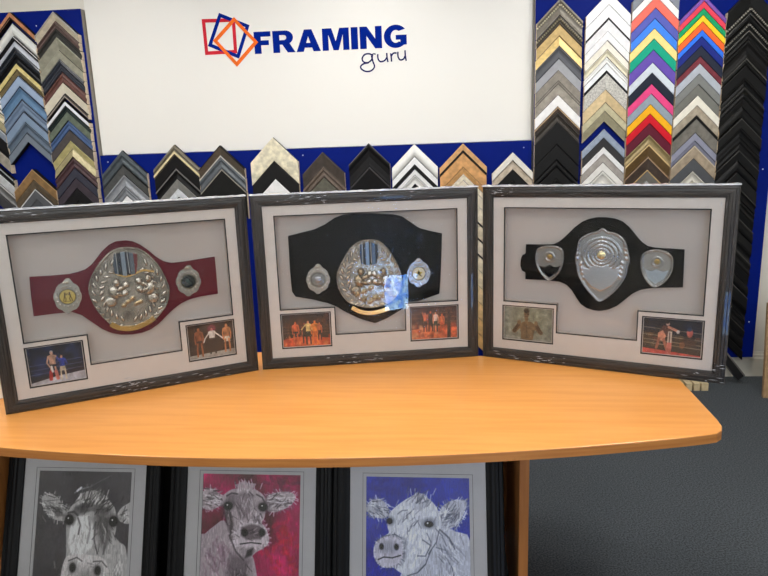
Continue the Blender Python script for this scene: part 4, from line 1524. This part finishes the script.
def relief3(c, q):
    cx, cy = T3([(370, 182)])[0]
    px, pz = q(cx, cy)
    d = np.hypot((c.X - px), (c.Z - pz) * 1.05)
    c.H += .0025 * (np.abs(np.sin(d * 210)) > .55) * (d < .075) * (d > .02)
    c.H = np.where(d < .018, .006 * np.sqrt(np.clip(1 - (d / .018) ** 2, 0, 1)) + .002, c.H)
    c._apply(np.clip((.017 - d) / .002, 0, 1), (226, 214, 170), 1)
    for s in (-1, 1):
        for k in range(9):
            x, y = 370 + s * (100 - k * 3.2 if k > 4 else 92 + k * 2), 120 + k * 19
            ax, az = q(*T3([(x, y)])[0])
            c.ell(ax, az, .006, .009, (206, 208, 212), .7, rot=s * .5, soft=.25, bump=.003)
    m, sd = c.mask_poly([q(*p) for p in T3([(290, 232), (318, 238), (335, 222), (365, 232), (395, 220), (412, 236), (444, 230), (436, 275), (412, 305), (365, 328), (325, 308), (300, 275)])], .001)
    c.H = c.H * (1 - m) + m * .0015
    c._apply(m, (196, 204, 216), 1)


SR = RELIEF
plate('centre_plate', f3, b3, P3, DB - .008, (172, 176, 182), relief3)


def shield(f, b, pts, dep, cxy, r, hole, mirror):
    def rp(c, q):
        px, pz = q(*cxy)
        d = np.hypot(c.X - px, c.Z - pz)
        c.H += .002 * (np.abs(np.sin(d * 260)) > .5) * (d < r * 1.9) * (d > r)
        m, sd = c.mask_poly([q(*p) for p in hole], .001)
        c._apply(m, (18, 18, 20) if not mirror else (190, 204, 220), 1)
        c.H = c.H * (1 - m)
    plate('side_plate', f, b, pts, dep, (168, 168, 168), rp, thick=.004)

    disc('medallion_centre', f, b, cxy[0], cxy[1], r, dep - .005, emb_boxers, (206, 172, 96), RELIEF)


shield(f3, b3, T3([(160, 143), (190, 146), (212, 160), (218, 185), (214, 220), (196, 258), (158, 286), (125, 260), (106, 222), (102, 185), (110, 158), (132, 146)]), DB - .005, T3([(160, 190)])[0], .0105, T3([(116, 225), (140, 232), (160, 222), (180, 232), (204, 226), (190, 252), (158, 272), (130, 252)]), False)
shield(f3, b3, T3([(592, 159), (625, 165), (652, 182), (660, 208), (655, 250), (628, 290), (585, 314), (550, 288), (532, 250), (527, 205), (536, 178), (560, 164)]), DB - .005, T3([(594, 210)])[0], .0105, T3([(545, 238), (570, 248), (592, 240), (618, 250), (642, 244), (622, 280), (586, 300), (556, 276)]), True)
photo(f3, f3.photos[0], 'e', ph_e, (122, 128, 120), 'photo of a bare-chested man with raised fists')
photo(f3, f3.photos[1], 'f', ph_f, (40, 36, 32), 'photo of two boxers trading punches at the ropes')
wrap(f3, 3)

# ------------------------------------------------------------------ cow pictures leaning under the table
PY, LE = R(-6), R(20)
pt_ = np.array([math.cos(PY), math.sin(PY), 0])
pn_ = np.array([-math.sin(PY), math.cos(PY), 0])
pu_ = np.array([0, 0, 1]) * math.cos(LE) + pn_ * math.sin(LE)
pnn = np.cross(pt_, pu_)
_d = ray(418, 478)
PP = CAM + _d / (_d @ FW) * 2.1
blackf = mat('black_reeded_frame', (9, 9, 11), rough=.5, vary=.3, scale=(260, 20, 4), spec=.2)
pmount = mat('cool_white_mount', (196, 194, 196), rough=.8, vary=.02)
line_m = mat('dark_mount_line', (50, 48, 50), rough=.7)
pglass = clear_film('picture_glass', .03, (.97, .97, .97), boost=1.0)
FL = .5495      # slant length from the floor to the top of the printed area
AW, AH = .345, .43


def cow_picture(s0, label, paint, bg, sc, ox, oy, sx0, vr, rectpx):
    """s0: left outer edge along the row; painting points come from measurements in the photograph"""
    W_, H_ = .569, .665
    base = PP + pt_ * (s0 + W_ / 2) - pu_ * FL
    o = thing('cow_picture', label, 'framed picture', tuple(base), 0, 'cow pictures leaning under the table')
    o.rotation_euler = (-LE, 0, PY)
    hold = W_ / 2
    prof = [(0, .001), (.004, -.003), (.014, -.004), (.017, 0), (.024, -.001), (.030, .001), (.038, .0), (.046, .004), (.055, .006), (.0575, .009), (.05, .010), (.05, .022), (0, .022)]
    root = o

    class Sh:
        pass
    # shift children so that the base middle is the origin
    V, Fc, mi = rect_sweep(W_, H_, prof, x0=-hold)
    n = len(prof)
    for s in range(4):
        a, b = s, (s + 1) % 4
        VV = V[a * n:(a + 1) * n] + V[b * n:(b + 1) * n]
        FF = [(i, (i + 1) % n, n + (i + 1) % n, n + i) for i in range(n)]
        FF += [tuple(range(n)), tuple(range(2 * n - 1, n - 1, -1))]
        mesh('moulding', VV, FF, blackf, o)
    x0, z1 = -AW / 2, FL
    z0 = FL - AH
    e = .05
    hole = [(x0, z0), (x0 + AW, z0), (x0 + AW, z1), (x0, z1)]
    flat('mount_board', [[(-hold + e, e), (hold - e, e), (hold - e, H_ - e), (-hold + e, H_ - e)], hole[::-1]], .0125, .0150, pmount, o)
    g, lw_ = .012, .0013
    a, b, c_, d = x0 - g, x0 + AW + g, z0 - g, z1 + g
    flat('mount_line', [[(a, c_), (b, c_), (b, d), (a, d)], [(a + lw_, c_ + lw_), (a + lw_, d - lw_), (b - lw_, d - lw_), (b - lw_, c_ + lw_)]], .0119, .0125, line_m, o)
    box('glass_pane', (-hold + e, hold - e, .0098, .0114, e, H_ - e), pglass, o)
    box('backing_board', (-hold + .03, hold - .03, .0185, .021, .03, H_ - .03), black_core, o)
    c = Canvas(AW, AH, .0017, bg)
    (xl, xr, yt) = rectpx
    k = AW / (xr - xl)
    c.k = k
    c.map = lambda p: ((p[0] - xl) * k, AH - (p[1] - yt) * k * vr)
    paint(c)
    c.C = np.clip((c.C - 118) * 1.55 + 116, 0, 255)
    g_ = c.C.copy()
    for dx_, dz_ in ((1, 2), (2, 3)):
        st = rng.normal(0, 1, (c.nx // dx_ + 2, c.nz // (dz_ * 3) + 2))
        st = np.kron(st, np.ones((dx_, dz_ * 3)))[:c.nx, :c.nz]
        g_ *= (1 + .05 * st)[..., None]
    c.C = np.clip(g_, 0, 255)
    p = c.to_mesh('cow_print', PRINT, o, x0, z0, .0165)
    return o


def hairs(c, centre, n, r, L, cols, w=1.5, spread=(1, 1), al=.7, ang=None):
    for _ in range(n):
        a = rng.uniform(0, 2 * math.pi)
        x = centre[0] + rng.normal() * r * spread[0]
        y = centre[1] + rng.normal() * r * spread[1]
        t = (ang if ang is not None else a) + rng.normal() * .35
        c.line([(x, y), (x + math.cos(t) * L, y + math.sin(t) * L)], w, cols[rng.integers(len(cols))], al)


def fringe(c, P, L, cols, n=3, w=2.5, al=.85):
    """ragged hair along an outline"""
    P = smooth_loop(P, n)
    cx = sum(p[0] for p in P) / len(P)
    cy = sum(p[1] for p in P) / len(P)
    for x, y in P:
        a = math.atan2(y - cy, x - cx) + rng.normal() * .5
        l_ = L * rng.uniform(.4, 1.2)
        c.line([(x - math.cos(a) * l_ * .5, y - math.sin(a) * l_ * .5), (x + math.cos(a) * l_, y + math.sin(a) * l_)], w, cols[rng.integers(len(cols))], al)


def cow1(c):
    c.noise(.05, (5, 5))
    W1, G1, G2, G3, K = (214, 212, 212), (172, 170, 170), (128, 126, 127), (84, 82, 84), (24, 22, 24)
    c.poly([(338, 285), (365, 296), (385, 318), (392, 420), (330, 470), (330, 400)], G1, sm=4)
    hairs(c, (362, 360), 16, 16, 26, [W1, G2], 4, (.8, 2), .5, 1.4)
    c.poly([(122, 176), (134, 164), (152, 163), (170, 172), (186, 190), (204, 206), (208, 226), (192, 240), (166, 236), (146, 224), (130, 202)], G1, sm=4)
    fringe(c, [(122, 176), (134, 164), (152, 163), (170, 172), (186, 190), (204, 206), (208, 226), (192, 240), (166, 236), (146, 224), (130, 202)], 9, [G1, W1, G2])
    hairs(c, (155, 196), 40, 16, 20, [W1, G2, G3], 3, (1.3, .8), .8, .5)
    c.poly([(150, 195), (180, 205), (195, 225), (170, 228)], G3, .6, soft=.004)
    c.poly([(352, 222), (362, 200), (378, 188), (394, 184), (394, 238), (368, 240)], G1, sm=4)
    hairs(c, (376, 214), 14, 9, 16, [W1, G3], 3, (1, 1.2), .6, 2.3)
    c.poly([(203, 216), (222, 186), (240, 162), (268, 150), (298, 154), (324, 174), (346, 204), (352, 250), (346, 290), (338, 330), (342, 380), (336, 430), (300, 470), (230, 470), (196, 430), (196, 390), (206, 350), (206, 310), (202, 262)], G1, sm=5)
    hairs(c, (276, 178), 60, 24, 20, [G2, G3, W1, (100, 98, 100)], 3, (1.3, .6), .7, -1.2)
    c.poly([(226, 196), (262, 186), (268, 208), (234, 224), (216, 214)], G3, .6, soft=.006)
    c.poly([(288, 186), (336, 200), (344, 240), (336, 290), (318, 330), (296, 280), (280, 232)], G2, .8, soft=.006)
    c.poly([(238, 226), (268, 222), (284, 262), (284, 306), (262, 334), (224, 338), (210, 300), (214, 252)], W1, .95, soft=.004)
    c.poly([(290, 215), (320, 225), (330, 262), (312, 300), (300, 260)], G3, .55, soft=.006)
    hairs(c, (245, 280), 26, 15, 22, [(236, 234, 234), G1], 4, (1, 1.5), .6, 1.5)
    hairs(c, (318, 270), 22, 12, 22, [G3, G1], 3, (1, 1.6), .6, 1.4)
    c.line([(236, 230), (244, 250), (240, 276)], 5, G3, .7)
    c.line([(290, 240), (288, 290), (300, 330)], 4, G3, .6)
    c.line([(206, 216), (222, 212), (234, 222)], 6, G3, .8)
    c.poly([(226, 200), (250, 186), (300, 190), (330, 206), (322, 222), (280, 210), (244, 214)], G3, .55, soft=.004)
    c.line([(268, 226), (274, 262), (268, 300)], 6, G3, .45)
    c.line([(322, 230), (326, 280), (318, 330)], 6, G3, .45)
    hairs(c, (280, 196), 40, 22, 18, [(60, 58, 60), G3], 3, (1.6, .6), .7, -.9)
    for ex, ey in ((210, 235), (342, 237)):
        c.ell(ex, ey, 17, 16, G3, .8, soft=.5)
        c.ell(ex, ey, 12, 13.5, (8, 6, 8), soft=.2)
        c.ell(ex - 3, ey - 4, 2.2, 2.2, (220, 220, 224))
    c.poly([(204, 348), (232, 334), (280, 334), (318, 342), (336, 372), (338, 420), (300, 470), (230, 470), (196, 420)], (196, 192, 192), sm=4)
    hairs(c, (268, 380), 30, 24, 18, [W1, G2, G1], 4, (1.4, 1), .5)
    c.ell(268, 402, 26, 30, G2, .6, soft=.5)
    for ex, ey in ((229, 371), (304, 377)):
        c.ell(ex, ey, 15, 18, G2, .8, soft=.4)
        c.ell(ex, ey, 9, 12, (40, 36, 38), soft=.3)
    c.line([(216, 352), (240, 342), (256, 352)], 4, G3, .7)
    c.line([(290, 352), (314, 350), (330, 366)], 4, G3, .7)
    c.line([(220, 158), (236, 148), (262, 140)], 4, (150, 150, 154), .7)
    c.line([(228, 152), (240, 142)], 6, (220, 220, 226), .8)
    c.line([(262, 142), (300, 120), (330, 104)], 2, (130, 130, 134), .6)


def cow2(c):
    c.noise(.16, (6, 6))
    M2 = (196, 40, 84)
    hairs(c, (470, 420), 46, 46, 24, [(176, 30, 74), (158, 26, 66), (196, 44, 92)], 16, (1, 1.8), .4)
    hairs(c, (480, 140), 20, 30, 24, [(112, 30, 76), (96, 30, 80)], 14, (1.4, .5), .4)
    W1, G1, G2, G3, K = (206, 200, 206), (170, 160, 166), (126, 116, 122), (80, 72, 78), (26, 22, 26)
    c.poly([(96, 420), (120, 386), (160, 350), (206, 322), (240, 390), (300, 480), (336, 478), (352, 520), (370, 620), (370, 760), (96, 760)], (164, 154, 160), sm=3)
    hairs(c, (170, 470), 60, 40, 42, [(196, 186, 192), (128, 108, 120), (150, 128, 140)], 8, (1, 1.4), .5, 1.3)
    c.poly([(104, 192), (138, 176), (168, 192), (196, 212), (204, 240), (184, 258), (142, 276), (104, 262)], G1, sm=4)
    fringe(c, [(104, 192), (138, 176), (168, 192), (196, 212), (204, 240), (184, 258), (142, 276), (104, 262)], 16, [G1, W1, G2], 4, 4)
    hairs(c, (145, 222), 60, 18, 26, [W1, G2, G3], 4, (1.4, 1.1), .8, .3)
    c.poly([(394, 216), (420, 196), (456, 186), (500, 186), (526, 204), (512, 240), (470, 268), (430, 280), (398, 270)], G1, sm=4)
    fringe(c, [(394, 216), (420, 196), (456, 186), (500, 186), (526, 204), (512, 240), (470, 268), (430, 280), (398, 270)], 16, [G1, W1, G2], 4, 4)
    hairs(c, (455, 230), 70, 22, 28, [W1, G2, G3], 4, (1.5, .9), .8, 2.9)
    c.poly([(196, 214), (226, 184), (262, 174), (310, 172), (350, 180), (386, 210), (392, 252), (390, 300), (378, 332), (400, 362), (412, 410), (392, 440), (352, 466), (322, 500), (292, 500), (262, 470), (240, 420), (226, 370), (214, 310), (202, 256)], G1, sm=5)
    hairs(c, (298, 172), 40, 20, 26, [W1, G1, G3], 4, (1.2, .5), .8, -1.6)
    c.poly([(248, 158), (276, 146), (296, 134), (310, 148), (348, 150), (336, 176), (270, 178)], G1, .8)
    c.poly([(262, 200), (300, 190), (340, 205), (330, 260), (312, 310), (276, 320), (262, 260)], G2, .75, soft=.005)
    c.poly([(204, 270), (236, 290), (252, 340), (246, 400), (226, 370), (210, 310)], G3, .7, soft=.005)
    c.poly([(214, 210), (250, 196), (262, 240), (240, 262), (214, 250)], G3, .5, soft=.006)
    hairs(c, (300, 250), 50, 22, 26, [W1, G3, G2], 4, (1.2, 1.8), .5, 1.4)
    hairs(c, (220, 300), 20, 10, 26, [G1, G3], 4, (1, 2), .6, 1.4)
    c.poly([(252, 380), (268, 352), (300, 328), (340, 324), (378, 334), (400, 362), (410, 410), (386, 436), (340, 446), (284, 444), (250, 424)], (186, 178, 184), sm=5)
    fringe(c, [(252, 380), (268, 352), (300, 328), (340, 324), (378, 334), (400, 362), (410, 410), (386, 436), (340, 446), (284, 444), (250, 424)], 14, [G2, W1, G1], 5, 6, .6)
    c.poly([(284, 352), (330, 336), (380, 344), (390, 378), (374, 404), (310, 408), (284, 390)], (104, 94, 100), .9, soft=.004)
    hairs(c, (330, 372), 20, 18, 20, [G1, G3], 5, (1.6, .8), .5, 0)
    c.line([(214, 210), (236, 196), (262, 200)], 7, G3, .8)
    c.line([(350, 200), (376, 214), (388, 236)], 7, G3, .8)
    c.line([(226, 270), (240, 330), (236, 390)], 7, G3, .7)
    hairs(c, (360, 300), 16, 10, 26, [G3, W1], 5, (1, 1.6), .6, 1.5)
    for ex, ey in ((222, 256), (380, 257)):
        c.ell(ex, ey, 28, 22, G3, .7, soft=.5)
        c.ell(ex, ey, 18, 16, (8, 6, 8), soft=.3)
        c.ell(ex - 4, ey - 5, 3, 3, (210, 206, 214))
    for ex, ey in ((301, 376), (380, 373)):
        c.ell(ex, ey, 14, 15, K, .95, soft=.35)
    c.line([(282, 428), (330, 420), (376, 424)], 5, K, .9)
    c.poly([(292, 446), (344, 440), (350, 462), (322, 496), (296, 492)], (150, 142, 148), .9, soft=.004)
    c.poly([(316, 456), (342, 444), (336, 476), (306, 490)], K, .75, soft=.004)
    c.line([(232, 390), (262, 460), (300, 500)], 8, G3, .7)
    c.poly([(240, 470), (330, 500), (320, 600), (250, 620), (220, 560)], G3, .5, soft=.01)
    hairs(c, (285, 560), 30, 24, 40, [G3, G1], 6, (1, 1), .5, 1.5)


def cow3(c):
    c.noise(.08, (5, 5))
    hairs(c, (200, 140), 24, 50, 44, [(54, 70, 170), (36, 46, 130)], 12, (1.6, .5), .35, 0)
    hairs(c, (130, 420), 24, 26, 44, [(54, 62, 176), (36, 42, 140)], 12, (1, 1.4), .35, 1.5)
    W1, G1, G2, G3, K = (206, 208, 216), (172, 174, 184), (130, 132, 146), (86, 90, 104), (22, 24, 34)
    c.poly([(385, 286), (412, 292), (446, 306), (504, 350), (504, 640), (232, 640), (236, 470), (300, 420), (352, 372)], (176, 178, 188), sm=3)
    c.poly([(104, 234), (112, 206), (138, 190), (164, 194), (186, 218), (192, 250), (164, 264), (130, 256)], G1, sm=4)
    fringe(c, [(104, 234), (112, 206), (138, 190), (164, 194), (186, 218), (192, 250), (164, 264), (130, 256)], 12, [G1, W1, G2], 4, 3.5)
    hairs(c, (146, 224), 44, 16, 22, [W1, G2, G3], 3.5, (1.3, 1), .8, .4)
    c.poly([(384, 232), (404, 206), (436, 190), (470, 186), (488, 198), (480, 232), (462, 262), (440, 288), (400, 302), (386, 280)], G1, sm=4)
    fringe(c, [(384, 232), (404, 206), (436, 190), (470, 186), (488, 198), (480, 232), (462, 262), (440, 288), (400, 302), (386, 280)], 13, [G1, W1, G2], 4, 3.5)
    hairs(c, (434, 238), 60, 20, 28, [W1, G2, G3], 4, (1.2, 1.1), .8, 2.3)
    c.poly([(188, 272), (196, 240), (222, 214), (262, 186), (296, 174), (334, 180), (368, 208), (388, 252), (390, 300), (372, 346), (342, 390), (300, 440), (262, 474), (232, 462), (206, 446), (170, 446), (142, 424), (132, 392), (138, 360), (160, 336), (190, 318), (186, 296)], (190, 192, 200), sm=5)
    c.poly([(262, 190), (298, 162), (330, 168), (350, 196), (318, 226), (280, 230)], G1, .9)
    hairs(c, (306, 190), 40, 20, 26, [W1, G3, G2], 3.5, (1.2, .7), .7, -1.1)
    hairs(c, (270, 340), 46, 34, 34, [W1, (222, 224, 232), G1], 6, (1, 1.3), .5, 2.0)
    c.poly([(238, 330), (262, 340), (256, 400), (240, 436), (236, 380)], G3, .5, soft=.006)
    c.poly([(140, 362), (160, 338), (200, 326), (236, 338), (246, 370), (242, 416), (212, 444), (168, 446), (140, 420)], (182, 180, 190), sm=5)
    c.ell(190, 372, 40, 22, G2, .6, soft=.5)
    c.line([(140, 352), (172, 330), (214, 322), (240, 336)], 4, G3, .8)
    hairs(c, (290, 260), 40, 30, 24, [G2, G3, W1], 3.5, (1.2, 1.2), .6, 1.9)
    hairs(c, (410, 360), 34, 26, 36, [G3, G2, W1], 4.5, (1, 1.6), .6, 1.0)
    fringe(c, [(140, 362), (160, 338), (200, 326), (236, 338), (246, 370), (242, 416), (212, 444), (168, 446), (140, 420)], 10, [G2, W1, G3], 4, 4, .6)
    c.ell(196, 272, 16, 15, G3, .7, soft=.5)
    c.ell(194, 273, 10.5, 10.5, (8, 8, 12), soft=.2)
    c.ell(344, 278, 26, 18, G3, .7, soft=.5)
    c.ell(344, 281, 16, 11, K, soft=.2)
    c.ell(339, 277, 3, 3, (200, 206, 220))
    for ex, ey in ((163, 369), (220, 369)):
        c.ell(ex, ey, 8.5, 11, K, .95, soft=.35)
    c.line([(150, 418), (172, 408), (204, 410), (236, 400)], 4.5, K, .85)
    c.line([(224, 246), (242, 232), (262, 230)], 4, G3, .6)
    for P in ([(386, 300), (420, 330), (440, 370)], [(352, 376), (330, 430), (300, 460)], [(404, 400), (430, 440), (440, 490)], [(384, 300), (372, 346), (342, 392)], [(320, 340), (350, 360), (330, 400), (300, 400)], [(262, 474), (300, 462), (330, 430)]):
        c.line(P, 4.5, G3, .75)
    hairs(c, (420, 420), 40, 36, 40, [W1, G2, G1], 5, (1, 1.6), .5, 1.2)


cow_picture(-1.178 - .287, 'black-framed cow head print on a grey ground', cow1, (88, 86, 90), 2.954, 0, 440, 0, .955, (112, 391, 94))
cow_picture(-.5725 - .287, 'black-framed cow head print on a magenta ground', cow2, (146, 44, 92), 4.57, 180, 450, 0, .93, (104, 548, 107))
cow_picture(-.0005 - .287, 'black-framed cow head print on a blue ground', cow3, (52, 68, 148), 3.84, 340, 450, 0, .975, (104, 498, 104))

# ------------------------------------------------------------------ things on the floor at the right and behind the frames
gilt = mat('pale_gilt_frame', (176, 142, 104), rough=.4, vary=.15, metal=.2)
brownp = mat('brown_print', (96, 66, 44), rough=.6, vary=.3, scale=(9, 9, 9))
lp = thing('framed_picture', 'gilt-framed picture standing on the carpet at the right edge', 'framed picture', (2.350, 3.69, 0), R(-12))
lp.rotation_euler = (R(-6), 0, R(-12))
sides_of_frame('moulding', .55, .60, [(0, .004), (.004, 0), (.012, 0), (.016, .006), (.030, .008), (.034, .012), (.034, .03), (0, .03)], [gilt, gilt], lp)
box('print', (.03, .52, .015, .018, .03, .57), brownp, lp)
box('glass_pane', (.03, .52, .0125, .0140, .03, .57), pglass, lp)

pine = mat('cut_pine_offcut', (206, 186, 146), rough=.7, vary=.12, scale=(30, 4, 30))
for i, (px, w) in enumerate(((680.8, .038), (689, .038), (696.8, .038), (704.8, .044))):
    p = hit(px, 391.0, (0, 0, 0), (0, 0, 1))
    o = box('wood_block', (-w / 2, w / 2, 0, .40, 0, .052), pine, None, bevel=.003, loc=tuple(p), rz=R(-6))
    tag(o, 'pale pine length on the carpet behind the table, ' + ['nearest the tabletop', 'second from the tabletop', 'third from the tabletop', 'farthest from the tabletop'][i], 'wood block', 'pine lengths on the carpet')
# black moulding length resting on the floor below the black column
P0 = hit(729, 357, WN * (WD - .16), WN)
P1_ = hit(747, 380, WN * (WD - .16), WN)
L_ = float(np.linalg.norm(P1_ - P0))
ang = math.atan2(P0[2] - P1_[2], float((P1_ - P0) @ WT))
bl = mat('black_moulding_length', (30, 29, 30), rough=.4)
bl_e = mat('grey_moulding_lip', (112, 108, 104), rough=.4)
zoff = .03
o = thing('moulding_length', 'black moulding length tilting down to the carpet below the black samples', 'moulding', tuple(P0 + np.array([0, 0, 0])), 0)
o.rotation_euler = (0, ang, WYAW)
box('body', (-.25, L_ - .035, 0, .045, -.046, 0), bl, o)
box('lip', (-.25, L_ - .035, -.003, .048, 0, .009), bl_e, o)
# white carton standing behind the first box frame
carton = mat('white_carton', (236, 234, 228), rough=.5)
tag(box('carton', (-.16, .06, 0, .12, 0, .16), carton, None, bevel=.003, loc=(-1.478, 2.215, .7302), rz=R(20)), 'white carton standing on the table behind the maroon belt frame', 'box')

# ------------------------------------------------------------------ light
def area(name, loc, size, power, color=(1, 1, 1), rot=(0, 0, 0)):
    l = D.lights.new(name, 'AREA')
    l.shape = 'RECTANGLE'
    l.size, l.size_y = size
    l.energy = power
    l.color = color
    o = D.objects.new(name, l)
    o.location = loc
    o.rotation_euler = rot
    COL.objects.link(o)
    return o


lum = D.materials.new('luminaire_diffuser')
lum.use_nodes = True
nt = lum.node_tree
em = nt.nodes.new('ShaderNodeEmission')
em.inputs['Color'].default_value = (1, .975, .93, 1)
em.inputs['Strength'].default_value = 19
nt.links.new(em.outputs[0], nt.nodes['Material Output'].inputs['Surface'])
lum_f = mat('white_luminaire_rim', (230, 230, 230), rough=.4)
for i, (x, y, d) in enumerate(((-2.1, 3.0, 'over the left end of the wall row'), (-.2, 3.0, 'over the middle of the wall row'), (1.7, 3.0, 'over the right end of the wall row'), (-2.1, .95, 'above the near left end of the table'), (-.2, .95, 'above the near middle of the table'), (1.7, .95, 'above the near right end of the table'))):
    o = thing('ceiling_light', 'flat square ceiling light ' + d, 'light', (x, y, 2.96), 0, 'ceiling lights')
    box('rim', (-.32, .32, -.32, .32, 0, .0395), lum_f, o)
    box('diffuser', (-.29, .29, -.29, .29, -.006, -.001), lum, o)
# added unseen blue emitter, for the blue reflection in the middle frame
sky = D.materials.new('blue_glow_pane')
sky.use_nodes = True
nt = sky.node_tree
em = nt.nodes.new('ShaderNodeEmission')
nz = nt.nodes.new('ShaderNodeTexNoise')
nz.inputs['Scale'].default_value = 22
rp = nt.nodes.new('ShaderNodeValToRGB')
rp.color_ramp.elements[0].color = (.06, .25, .9, 1)
rp.color_ramp.elements[1].color = (.5, .75, 1, 1)
rp.color_ramp.elements[0].position = .4
rp.color_ramp.elements[1].position = .6
tcn = nt.nodes.new('ShaderNodeTexCoord')
nt.links.new(tcn.outputs['Object'], nz.inputs['Vector'])
nt.links.new(nz.outputs['Fac'], rp.inputs['Fac'])
nt.links.new(rp.outputs['Color'], em.inputs['Color'])
em.inputs['Strength'].default_value = 22
nt.links.new(em.outputs[0], nt.nodes['Material Output'].inputs['Surface'])
structure(box('reflected_blue_pane', (WX[0], WX[1], -.815, -.805, WX[2], WX[3]), sky))

fill_m = D.materials.new('front_fill_glow')  # unseen glowing pane added as fill light from the front
fill_m.use_nodes = True
nt = fill_m.node_tree
em = nt.nodes.new('ShaderNodeEmission')
em.inputs['Color'].default_value = (.93, .97, 1, 1)
em.inputs['Strength'].default_value = 2.8
nt.links.new(em.outputs[0], nt.nodes['Material Output'].inputs['Surface'])
structure(box('front_fill_pane', (BW[0], BW[1], YB - .06, YB - .05, BW[2], BW[3]), fill_m))

w = D.worlds.new('world')
S.world = w
w.use_nodes = True
w.node_tree.nodes['Background'].inputs[0].default_value = (.8, .88, 1, 1)
w.node_tree.nodes['Background'].inputs[1].default_value = .3

S.view_settings.view_transform = 'Standard'
S.view_settings.look = 'None'
S.view_settings.gamma = 1
S.view_settings.use_curve_mapping = False
S.view_settings.exposure = 0.19
